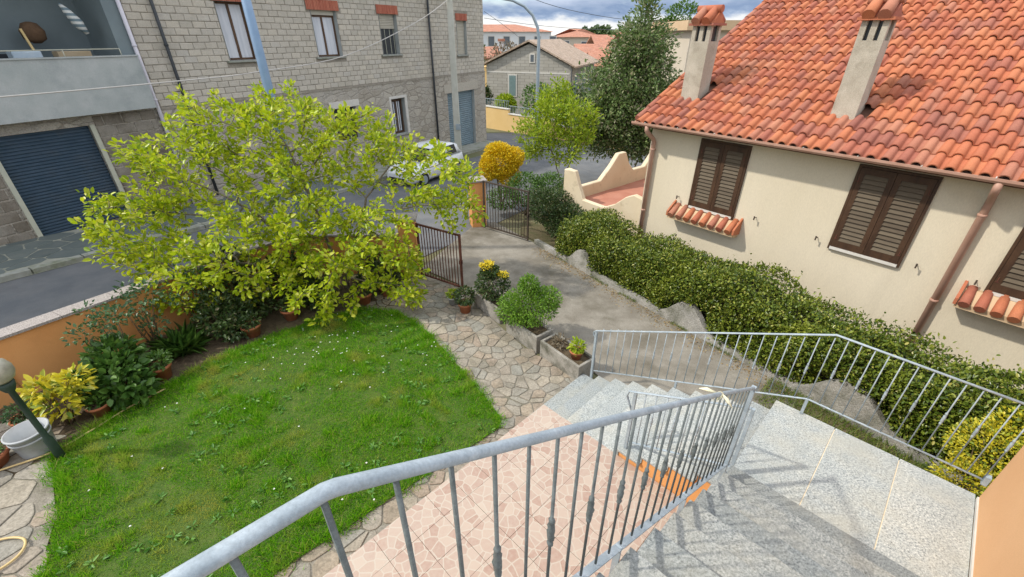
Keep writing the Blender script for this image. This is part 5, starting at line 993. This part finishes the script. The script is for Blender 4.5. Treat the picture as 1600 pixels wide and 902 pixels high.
# ------------------------------------------------------------------ trees
tree('lime_tree', 'big spreading tree with fresh yellow green leaves overhanging the lawn and garden wall', (-3.9, 9.0, G(-3.9, 9.0) - .1),
    [[(-3.9, 9.0, -.1), (-3.85, 9.0, .5), (-3.55, 9.1, 1.2), (-3.2, 9.3, 2.1)], [(-4.0, 9.0, -.1), (-4.4, 8.95, .6), (-5.0, 8.85, 1.4), (-5.5, 8.8, 2.0)], [(-3.95, 9.05, -.1), (-4.15, 9.1, .9), (-4.4, 9.3, 2.0), (-4.7, 9.5, 2.9)], [(-3.85, 8.95, -.1), (-3.7, 8.6, .6), (-3.6, 8.2, 1.0)], [(-4.05, 8.95, -.1), (-4.7, 8.5, .6), (-5.5, 8.1, 1.1)]],
    [((-7.38, 8.00, 1.82), (0.91, 0.90, 0.90), 1.9), ((-6.56, 8.80, 2.86), (1.09, 1.10, 0.92), 2.3), ((-6.21, 9.40, 3.62), (0.78, 0.80, 0.65), 1.0), ((-4.90, 9.80, 3.50), (0.95, 1.00, 0.80), 1.5), ((-4.80, 9.90, 4.10), (0.37, 0.30, 0.29), 0.2), ((-3.50, 9.80, 3.02), (1.05, 1.00, 0.88), 1.6), ((-2.98, 10.00, 3.58), (0.46, 0.40, 0.42), 0.2), ((-1.74, 9.40, 2.50), (1.05, 0.90, 0.78), 1.4), ((-2.69, 8.40, 1.36), (0.94, 0.90, 0.85), 1.4), ((-3.74, 7.60, 0.83), (0.84, 0.80, 0.75), 1.2), ((-5.38, 7.80, 1.42), (1.08, 1.00, 0.98), 2.1), ((-4.92, 8.80, 2.27), (1.26, 1.10, 0.93), 1.8), ((-2.17, 8.00, 0.60), (0.48, 0.50, 0.50), 0.35), ((-6.24, 7.30, 1.15), (0.86, 0.70, 0.62), 1.1), ((-1.13, 9.20, 1.84), (0.62, 0.50, 0.60), 0.4), ((-3.88, 8.20, 1.73), (0.91, 0.80, 0.78), .9), ((-2.53, 9.80, 2.95), (0.56, 0.50, 0.49), 0.3)],
    1150, 19500, .097, 'leaf_lime', step=.15, tipr=.0058, jitter=.055, thin=.0135, shell=.5, wd=.6, lvar=.45, dk=.26, maxr=.085)
tree('young_lime_tree', 'smaller light green tree beyond the far gate, left of the dark evergreen', (2.1, 18.4, G(2.1, 18.4)), [[(2.1, 18.4, -.8), (2.0, 18.4, .1), (1.7, 18.5, .9)], [(2.12, 18.4, -.8), (2.2, 18.4, .1), (2.7, 18.5, 1.2)]],
    [((1.86, 19.00, 2.74), (0.98, 1.00, 0.91), 0.4), ((1.29, 18.60, 2.07), (1.16, 1.00, 0.90), 0.5), ((2.59, 18.60, 2.07), (0.98, 1.00, 1.03), 0.5), ((0.91, 18.30, 1.38), (0.78, 0.80, 0.65), 0.25), ((2.08, 18.20, 1.25), (0.91, 0.80, 0.6), 0.25)], 380, 6500, .125, 'leaf_lime2', step=.22, tipr=.007, jitter=.13, thin=.02, dk=.4, di=2.2)
tree('evergreen_tree', 'tall dark evergreen tree with pale tipped leaves beside the cream house roof', (5.5, 21, G(5.5, 21)), [[(5.5, 21, -1.2), (5.45, 21, 1.0), (5.5, 21, 3.5), (5.45, 21, 5.9)], [(5.55, 21, -1.2), (6.0, 20.8, .3), (6.4, 20.7, 1.6)], [(5.4, 21, -1.2), (4.9, 20.7, .4), (4.6, 20.5, 1.5)]],
    [((5.45, 21.00, 5.87), (0.55, 0.60, 0.95), 0.25), ((5.45, 21.00, 4.74), (1.25, 1.20, 1.08), 0.7), ((5.05, 21.00, 3.39), (1.85, 1.60, 1.26), 1.4), ((5.83, 20.80, 2.37), (2.1, 1.80, 1.28), 1.8), ((4.35, 20.40, 1.90), (1.55, 1.30, 1.3), 1.1), ((5.3, 20.30, 1.10), (1.8, 1.20, 0.9), 0.8)], 1050, 26000, .15, 'leaf_tree_dark', step=.25, tipr=.008, jitter=.2, thin=.022, dk=.42, di=2.5)

# ------------------------------------------------------------------ hedge and shrubs along the driveway
def lump(x, y, z): return np.sin(x * 2.1 + y * 1.3) * .045 + np.sin(x * 4.7 - z * 3) * .05 + np.sin(y * 6.1 + z * 4.3 + 1) * .045 + np.sin(x * 9 + y * 7 - z * 6) * .045 + np.sin(x * 15 - y * 13 + z * 11) * .025
def hedge():
    t = thing('hedge', K(5.5, .7, -.15), 'long clipped evergreen hedge between the driveway wall and the cream house', 'hedge'); a0, a1 = 1.0, 12.6
    def surf(n, inset=0.0):
        a = rng.uniform(a0, a1, n); w_ = rng.uniform(0, 1, n); side = rng.uniform(0, 1, n); hgt = 1.24 + .10 * np.sin(a * 1.3) + .06 * np.sin(a * 3.1 + 1) - .30 * np.clip((2.0 - a) / 1.0, 0, 1); pk = np.exp(-((a - 2.12) / .36) ** 4) + np.exp(-((a - 5.52) / .46) ** 4) + np.exp(-((a - 8.55) / .52) ** 4)
        front = side < .52; top = ~front; pk = np.minimum(pk, 1); z = np.where(front, .12 + w_ ** .85 * (hgt - .12), hgt); o = np.where(front, .04 - .07 * np.exp(-((w_ - .5) / .3) ** 2) + .2 * pk * (z < .66), .1 + w_ * 1.15)
        rnd_ = np.where(front & (w_ > .8), (w_ - .8) * .6, 0); o = o + rnd_; z = np.where(top & (w_ < .15), z - (.15 - w_) * .9, z)
        x = KW0[0] + KD[0] * a + KN[0] * o; y = KW0[1] + KD[1] * a + KN[1] * o; L_ = lump(x, y, z); nrm = np.where(front[:, None], np.array([-KN[0], -KN[1], .35]), np.array([0, 0, 1.])); P = np.stack([x, y, np.vectorize(G)(x, y) + z], 1) + unit(nrm) * (L_ - inset)[:, None]; return P, nrm, front
    n = 72000; P, nr, fr = surf(n); P += rng.normal(size=(n, 3)) * .035 - unit(nr) * (rng.exponential(.045, n))[:, None]
    sp = (rng.uniform(0, 1, n) < .10 * (np.sin(P[:, 0] * 5.3 + P[:, 1] * 3.1) > .1)) & ~fr; P[sp] += np.array((0, 0, 1)) * rng.uniform(.02, .2, sp.sum())[:, None]
    V, F = leaf_cards(P, unit(nr) * .6 + rng.normal(size=(n, 3)) * .7 + np.array((0, 0, .2)), .055 * rng.uniform(.65, 1.35, n), .55); nph('foliage', V, F, M['leaf_hedge'], t)
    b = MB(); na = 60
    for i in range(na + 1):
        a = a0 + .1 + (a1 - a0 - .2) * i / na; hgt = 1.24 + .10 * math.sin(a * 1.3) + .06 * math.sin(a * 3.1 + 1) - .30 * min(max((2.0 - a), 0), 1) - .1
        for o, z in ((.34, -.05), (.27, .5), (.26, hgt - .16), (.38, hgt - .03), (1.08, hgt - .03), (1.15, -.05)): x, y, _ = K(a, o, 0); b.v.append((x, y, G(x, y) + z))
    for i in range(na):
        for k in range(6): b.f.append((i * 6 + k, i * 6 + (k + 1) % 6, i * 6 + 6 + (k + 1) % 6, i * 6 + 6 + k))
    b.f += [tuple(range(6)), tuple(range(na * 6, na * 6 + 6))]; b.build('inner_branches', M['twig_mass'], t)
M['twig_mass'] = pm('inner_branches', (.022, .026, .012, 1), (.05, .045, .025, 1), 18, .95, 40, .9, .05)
hedge()
def K3(a, o, z): x, y, _ = K(a, o, 0); return (x, y, G(x, y) + z)
shrub('gate_shrub', 'dark green shrub leaning over the open dark gate', K3(-.1, .9, 0), [(K3(-.5, 1.0, .9), (.75, .7, .6), 2), (K3(.4, .9, .7), (.65, .6, .55), 2), (K3(-.2, .5, 1.25), (.5, .5, .35), 1), (K3(.9, .8, .55), (.5, .5, .5), 1.3), (K3(-.9, 1.6, .8), (.7, .7, .6), 1)], 9000, .075, 'leaf_dark', 14, .012, shell=.5)
shrub('golden_shrub', 'round clipped golden orange shrub beyond the gate', (-.4, 16.0, G(-.4, 16)), [((-.42, 16, 1.2), (.70, .66, .58), 4), ((-.85, 15.9, 1.0), (.36, .4, .42), .9), ((.08, 16, 1.4), (.36, .4, .34), .8), ((-.5, 16, 1.66), (.46, .4, .24), .8), ((-.1, 15.8, .75), (.42, .4, .35), .5)], 17000, .06, 'leaf_gold', 10, .012, wd=.5, shell=.6, lvar=.5)
shrub('bank_shrub', 'green shrub under the golden shrub beside the gate pillar', (.5, 15.2, G(.5, 15.2)), [((.5, 15.1, .5), (.7, .6, .6), 2), ((1.4, 15.3, .4), (.7, .6, .6), 2), ((-.3, 15.0, .2), (.6, .5, .4), 1)], 5000, .08, 'leaf_mid', 8, .01)
shrub('yellow_bush', 'bright yellow flowering bush between the landing rail and the cream house', (5.9, 3.65, G(5.9, 3.65)), [((5.92, 3.65, .75), (.42, .42, .36), 2), ((5.55, 3.45, .42), (.34, .3, .28), 1), ((6.2, 3.75, 1.0), (.3, .3, .26), 1)], 5200, .04, 'leaf_yellow', 10, .007, wd=.55, shell=.6)

# ------------------------------------------------------------------ lawn, daisies, weeds, litter
def lawn_things():
    n = 330000; X = rng.uniform(-6.3, 0, n); Y = rng.uniform(1.1, 8.2, n); ed = dist_poly(X, Y, LAWN); k = in_poly_np(X, Y, LAWN) | ((ed < .16 * rng.uniform(0, 1, n) ** 3) & (np.sin(X * 9) + np.sin(Y * 11) > -.6)); X, Y, ed = X[k], Y[k], ed[k]; n = len(X)
    tuft = .5 + .5 * np.sin(X * 3.1 + np.sin(Y * 2.3) * 1.7) * np.sin(Y * 3.7 + np.sin(X * 1.9)); cl = np.clip(np.sin(X * 7.3 + np.sin(Y * 5.1) * 2) * np.sin(Y * 8.1 + np.sin(X * 4.7) * 2), 0, 1) ** 2; h = (.016 + .022 * tuft + .055 * cl + .03 * np.exp(-ed / .12)) * rng.uniform(.6, 1.5, n) + (rng.uniform(0, 1, n) < .02) * .03
    bare = (np.sin(X * 1.7 + 2) + np.sin(Y * 2.1 + X) + np.sin(X * 4.1 - Y * 3.3) * .6); keep = rng.uniform(0, 1, n) < np.where(bare > 1.3, .35, 1); X, Y, h = X[keep], Y[keep], h[keep]
    Z = np.vectorize(G)(X, Y) + .022; V, F = blades(np.stack([X, Y, Z], 1), h, .0095 * rng.uniform(.7, 1.4, len(X)), 1.0); tag(nph('grass', V, F, M['grass']), 'bright green uneven grass of the lawn with dry patches', 'grass', kind='stuff')
    m = 480; cx = rng.uniform(-6.2, -.2, m); cy = rng.uniform(1.3, 8, m); k = in_poly_np(cx, cy, LAWN) & (np.sin(cx * 2.2 + cy) + np.sin(cy * 3.1 - cx * 1.3) > -.2); cx, cy = cx[k], cy[k]; e = np.repeat(np.arange(len(cx)), 9); a = rng.uniform(0, 6.28, len(e)); P = np.stack([cx[e] + np.cos(a) * .012, cy[e] + np.sin(a) * .012, np.vectorize(G)(cx[e], cy[e]) + .03 + rng.uniform(0, .03, len(e))], 1); D = np.stack([np.cos(a), np.sin(a), rng.uniform(.1, .7, len(e))], 1)
    V, F = leaf_cards(P, D, .055 * rng.uniform(.5, 1.5, len(e)), .42); tag(nph('lawn_weeds', V, F, M['lawn_weed']), 'small broad leaved weeds growing in the lawn', 'weeds', kind='stuff')
    n = 85; X = rng.normal(-2.9, .9, n); Y = rng.normal(6.7, .6, n); X[:25] = rng.uniform(-5.5, -.6, 25); Y[:25] = rng.uniform(2.8, 7, 25); k = in_poly_np(X, Y, LAWN); X, Y = X[k], Y[k]; P = []; D = []
    for x, y in zip(X, Y):
        for j in range(7): a = j * 2 * math.pi / 7; P.append((x, y, G(x, y) + .085)); D.append((math.cos(a), math.sin(a), .15))
    V, F = leaf_cards(np.array(P), np.array(D), .014, .7, .0, .0); tag(nph('daisies', V, F, M['daisy']), 'tiny white daisies scattered in the lawn', 'flowers', kind='stuff')
    n = 9000; a = rng.uniform(6.2, 13.5, n); o = -rng.uniform(0.02, 1.0, n) ** 1.2 * .9; x = KW0[0] + KD[0] * a + KN[0] * o; y = KW0[1] + KD[1] * a + KN[1] * o; v = (x + y) * q; u = (x - y) * q; k = (v > 5.06) & (u > -.95); x, y = x[k], y[k]
    V, F = blades(np.stack([x, y, np.vectorize(G)(x, y)], 1), .09 * rng.uniform(.4, 1.7, len(x)), .012, .9); tag(nph('verge_weeds', V, F, M['weed']), 'ragged green weeds between the landing and the concrete wall', 'weeds', kind='stuff')
    n = 1500; a = rng.uniform(.3, 8, n); o = -np.abs(rng.normal(0, .22, n)) - .01; x = KW0[0] + KD[0] * a + KN[0] * o; y = KW0[1] + KD[1] * a + KN[1] * o; P = np.stack([x, y, np.vectorize(G)(x, y) + .004], 1); D = rng.normal(size=(n, 3)) * np.array((1, 1, .12)); V, F = leaf_cards(P, D, .035 * rng.uniform(.5, 1.4, n), .5, .1, .05); tag(nph('leaf_litter', V, F, M['litter']), 'dry brown leaf litter along the edge of the driveway', 'litter', kind='stuff')
    n = 1600; a = rng.uniform(.8, 7.5, n); o = -np.abs(rng.normal(0, .05, n)); x = KW0[0] + KD[0] * a + KN[0] * o; y = KW0[1] + KD[1] * a + KN[1] * o; k = np.sin(a * 5) + np.sin(a * 2.3) > .4; V, F = blades(np.stack([x, y, np.vectorize(G)(x, y)], 1)[k], .06 * rng.uniform(.4, 1.6, k.sum()), .01, .9); tag(nph('wall_foot_weeds', V, F, M['weed']), 'tufts of weeds at the foot of the concrete boundary wall', 'weeds', kind='stuff')
M['litter'] = leaf('litter', [(0, (.22, .13, .05)), (.5, (.30, .21, .09)), (1, (.36, .30, .17))], .1, .8)
M['lawn_weed'] = leaf('lawn_weed', [(0, (.05, .16, .015)), (.6, (.09, .24, .03)), (1, (.18, .34, .06))], .3, .45)
lawn_things()

# ------------------------------------------------------------------ garden things
def pot_thing(c, r, h, label, plant=None, n=260, ls=.06, lm='leaf_mid', ph=.22, mat='terracotta', up=.3, wd=.5, name='potted_plant', rim='terracotta'):
    x, y = c[:2]; z = c[2] if len(c) > 2 else G(x, y) + .015; t = thing(name, (x, y, z), label, 'potted plant', 'flower pots'); x, y = c[:2]
    MB().lathe((x, y, z), [(r * .68, 0), (r * .95, h * .82), (r * 1.06, h * .82), (r * 1.06, h), (r * .92, h), (r * .88, h * .86)], 18).build('pot', M[mat], t); MB().lathe((x, y, z), [(r * .86, h * .7), (r * .86, h * .88)], 18).build('earth', M['soil'], t)
    if plant: shrub('plant', None, (x, y, z + h * .8), [((x, y, z + h + ph * .45), (r * plant, r * plant, ph * .6), 1)], n, ls, lm, 6, .005, parent=t, up=up, wd=wd)
    return t
def garden():
    # lamp post
    x, y, z = -6.04, 3.94, .3; t = thing('garden_lamp', (x, y, z), 'dark green garden lamp post with a dusty globe at the left edge', 'lamp'); MB().lathe((x, y, z - .1), [(.05, 0), (.05, .45), (.034, .5), (.032, 1.28), (.05, 1.3), (.075, 1.36), (.085, 1.42), (.06, 1.43)], 14).build('post', M['green_post'], t)
    MB().lathe((x, y, z + 1.33), [(.06, 0), (.115, .045), (.145, .12), (.145, .19), (.115, .27), (.055, .315), (.01, .325)], 22).build('globe', M['globe'], t)
    x, y = -6.42, 4.05; z = G(x, y) + .02; t = thing('tub', (x, y, z), 'round pale grey plastic tub standing on the side path', 'tub'); MB().lathe((x, y, z), [(.17, 0), (.18, .03), (.215, .35), (.23, .35), (.23, .37), (.21, .375), (.175, .06), (.02, .055)], 26).build('body', M['bucket'], t); MB().lathe((x, y, z), [(.205, .26), (.217, .265), (.217, .285), (.21, .29)], 26, False).build('rim_band', M['bucket'], t)
    pot_thing((-6.78, 3.78), .23, .2, 'wide terracotta bowl with weeds left of the grey tub', .9, 200, .05, 'leaf_mid', .12); pot_thing((-6.95, 4.45), .14, .2, 'small terracotta pot behind the grey tub by the orange wall', 1.1, 200, .06, 'leaf_rose', .2)
    pot_thing((-5.85, 5.62), .16, .26, 'terracotta pot with pale green plant at the lawn edge beside the broad leaved bush', 1.15, 260, .07, 'leaf_mid', .2); pot_thing((-6.15, 4.75), .14, .2, 'terracotta pot half hidden under the broad leaved bush', .9, 100, .06, 'leaf_hydr', .12)
    shrub('variegated_shrub', 'yellow variegated shrub in front of the orange wall near the lamp', (-6.45, 4.55, .27), [((-6.45, 4.6, .68), (.26, .24, .28), 2), ((-6.66, 4.62, .86), (.18, .16, .16), 1), ((-6.28, 4.78, .9), (.16, .15, .18), 1)], 420, .125, 'leaf_yellow', 9, .008, wd=.42, shell=.45)
    shrub('broad_leaved_bush', 'dense bush of broad green leaves beside the yellow variegated shrub', (-6.2, 5.2, .22), [((-6.25, 5.2, .55), (.46, .42, .36), 3), ((-5.95, 5.05, .45), (.35, .3, .26), 1), ((-6.4, 5.55, .7), (.36, .34, .3), 1.5)], 1250, .13, 'leaf_hydr', 10, .009, wd=.66, shell=.5)
    for i, (c, lab) in enumerate((((-6.5, 5.65), 'sparse rose bush rising over the broad leaved bush against the orange wall'), ((-6.55, 6.45), 'tall leafy rose bush reaching over the wall coping'), ((-6.1, 7.1), 'rose bush under the left side of the lime green tree'))):
        x, y = c; z = G(x, y); shrub('rose_bush', lab, (x, y, z), [((x - .12, y - .1, z + .95), (.30, .28, .2), 1), ((x + .15, y + .1, z + 1.1), (.26, .26, .22), 1), ((x + .1, y, z + .55), (.26, .24, .25), 1), ((x - .2, y + .15, z + 1.22), (.16, .16, .12), .4)], 330, .07, 'leaf_rose', 12, .007, wd=.6, shell=.2, group='rose bushes along the wall')
    x, y = -6.0, 6.35; z = G(x, y); t = thing('strap_leaf_plant', (x, y, z), 'tuft of narrow arching leaves between the rose bushes', 'plant'); n = 260; P = np.array((x, y, z)) + rng.normal(size=(n, 3)) * np.array((.07, .07, 0)); D = rng.normal(size=(n, 3)) * np.array((.55, .55, .2)) + np.array((0, 0, 1.)); V, F = leaf_cards(P, D, .45 * rng.uniform(.6, 1.2, n), .03, .1, .5); nph('leaves', V, F, M['leaf_hydr'], t)
    for c, r, lab in (((-5.55, 7.0), .5, 'dark shrub in the bed at the lawn edge under the lime green tree'), ((-5.7, 7.9), .75, 'large dark shrub against the orange wall behind the lime green tree'), ((-4.9, 8.6), .6, 'dark leafy shrub at the bend of the garden wall'), ((-4.3, 8.2), .42, 'low dark plant at the foot of the lime green tree'), ((-3.2, 9.2), .5, 'green shrub beside the left gate pillar')):
        x, y = c; z = G(x, y); shrub('bed_shrub', lab, (x, y, z), [((x, y, z + r * .8), (r, r * .9, r * .75), 2), ((x + r * .5, y - r * .3, z + r * .5), (r * .6, r * .6, r * .5), 1), ((x - r * .4, y + r * .4, z + r * 1.2), (r * .6, r * .6, r * .55), 1)], int(2600 * r), .085, 'leaf_dark', 9, .009, group='shrubs in the garden bed', shell=.35)
    for i, (c, lab) in enumerate((((-5.05, 6.95), 'terracotta pot in the shade at the lawn edge, leftmost of the pots under the tree'), ((-4.6, 7.6), 'terracotta pot in the shade under the tree, next to the lowest branches'), ((-3.3, 8.35), 'terracotta pot under the tree near the paved path'))): pot_thing(c, .17, .25, lab, 1.1, 160, .07, 'leaf_dark', .2)
    # hoses
    def hose(pts, lab):
        P = [Vector((x, y, G(x, y) + .045)) for x, y in pts]; b = MB(); o = []
        for i in range(len(P) - 1):
            p0, p1, p2, p3 = P[max(i - 1, 0)], P[i], P[i + 1], P[min(i + 2, len(P) - 1)]
            for k in range(6): s = k / 6; o.append(.5 * ((2 * p1) + (p2 - p0) * s + (2 * p0 - 5 * p1 + 4 * p2 - p3) * s * s + (3 * p1 - p0 - 3 * p2 + p3) * s ** 3))
        b.tube(o + [P[-1]], .0125, 8); tag(b.build('garden_hose', M['hose'], loc=tuple(P[0])), lab, 'hose', 'garden hoses')
    hose([(-7.2, 3.1), (-6.65, 3.62), (-6.2, 3.98), (-6.0, 4.4), (-5.85, 4.85), (-5.6, 5.3)], 'beige garden hose lying straight along the lawn edge past the lamp'); hose([(-6.2, 2.2), (-5.75, 2.72), (-5.42, 2.8), (-5.28, 2.62), (-5.4, 2.38), (-5.8, 2.1)], 'beige garden hose curled in a loop on the side path at the bottom left')
    # concrete troughs beside the drive
    d = np.array((.63, -.777)); e = np.array((.777, .63))
    def trough(c, L_, W_, H_, label):
        g = lambda a, o, z: (c[0] + d[0] * a + e[0] * o, c[1] + d[1] * a + e[1] * o, G(*c) + z); t = thing('concrete_trough', (c[0], c[1], G(*c)), label, 'planter', 'concrete troughs'); w_ = .05
        for a0, a1, o0, o1 in ((0, L_, 0, w_), (0, L_, W_ - w_, W_), (0, w_, w_, W_ - w_), (L_ - w_, L_, w_, W_ - w_)): MB().box(g, a0, a1, o0, o1, -.05, H_).build('side', M['old_concrete'], t, bevel=.006)
        MB().box(g, w_, L_ - w_, w_, W_ - w_, 0, H_ - .05).build('earth', M['soil'], t); return g
    g1 = trough((-.86, 8.36), .95, .40, .36, 'weathered concrete trough farthest from the stairs, holding the yellow topped shrub'); g2 = trough((-.12, 7.30), .92, .44, .38, 'weathered concrete trough in the middle of the row, holding the bright green bush'); g3 = trough((.52, 6.50), .98, .42, .36, 'weathered concrete trough nearest the stairs, with dry earth and one pot')
    p = g1(.45, .2, .34); yt = shrub('yellow_topped_shrub', 'shrub with yellow flower heads growing in the farthest trough', p, [((p[0], p[1], p[2] + .35), (.36, .34, .34), 2), ((p[0] - .05, p[1] + .1, p[2] + .6), (.2, .2, .14), 1)], 1300, .07, 'leaf_dark', 10, .007)
    for c_, r_, n_ in (((p[0] - .1, p[1] + .1, p[2] + .74), (.17, .15, .09), 260), ((p[0] + .22, p[1] - .02, p[2] + .58), (.12, .1, .07), 130)):
        V, F = leaf_cards(ellip(c_, r_, n_, .5)[0], rng.normal(size=(n_, 3)) + np.array((0, 0, .8)), .05, .5); nph('flower_head', V, F, M['flower_yellow'], yt)
    p = g2(.42, .22, .33); shrub('feathery_bush', 'bright green feathery bush growing in the middle trough', p, [((p[0] + .02, p[1], p[2] + .42), (.55, .5, .36), 3), ((p[0] - .28, p[1] + .1, p[2] + .3), (.36, .34, .3), 1.4), ((p[0] + .34, p[1] + .02, p[2] + .56), (.3, .28, .24), 1.2), ((p[0], p[1] + .1, p[2] + .82), (.2, .2, .2), .9)], 6500, .048, 'leaf_bright', 26, .006, wd=.42, shell=.15)
    p = g3(.72, .2, .31); pot_thing((p[0], p[1], p[2]), .12, .17, 'small terracotta pot with a fleshy plant standing in the nearest trough', 1.05, 170, .07, 'leaf_lime2', .17, wd=.5)
    p = g3(.3, .22, .31); shrub('dry_plant', 'small purplish dry plant in the nearest trough', p, [((p[0], p[1], p[2] + .1), (.14, .12, .12), 1)], 110, .06, 'brown_leaf', 8, .005)
    pot_thing((-1.32, 8.40), .13, .2, 'pale rimmed pot with light green plant beside the rusty gate', 1.0, 160, .07, 'leaf_lime2', .12, mat='bucket'); pot_thing((-1.02, 8.05), .15, .24, 'terracotta pot with dark green plant next to the farthest trough', 1.35, 420, .07, 'leaf_dark', .34)
    pot_thing((-2.9, 8.75), .16, .24, 'terracotta pot beside the path, close to the left gate pillar', 1.0, 120, .07, 'leaf_mid', .18)
garden()
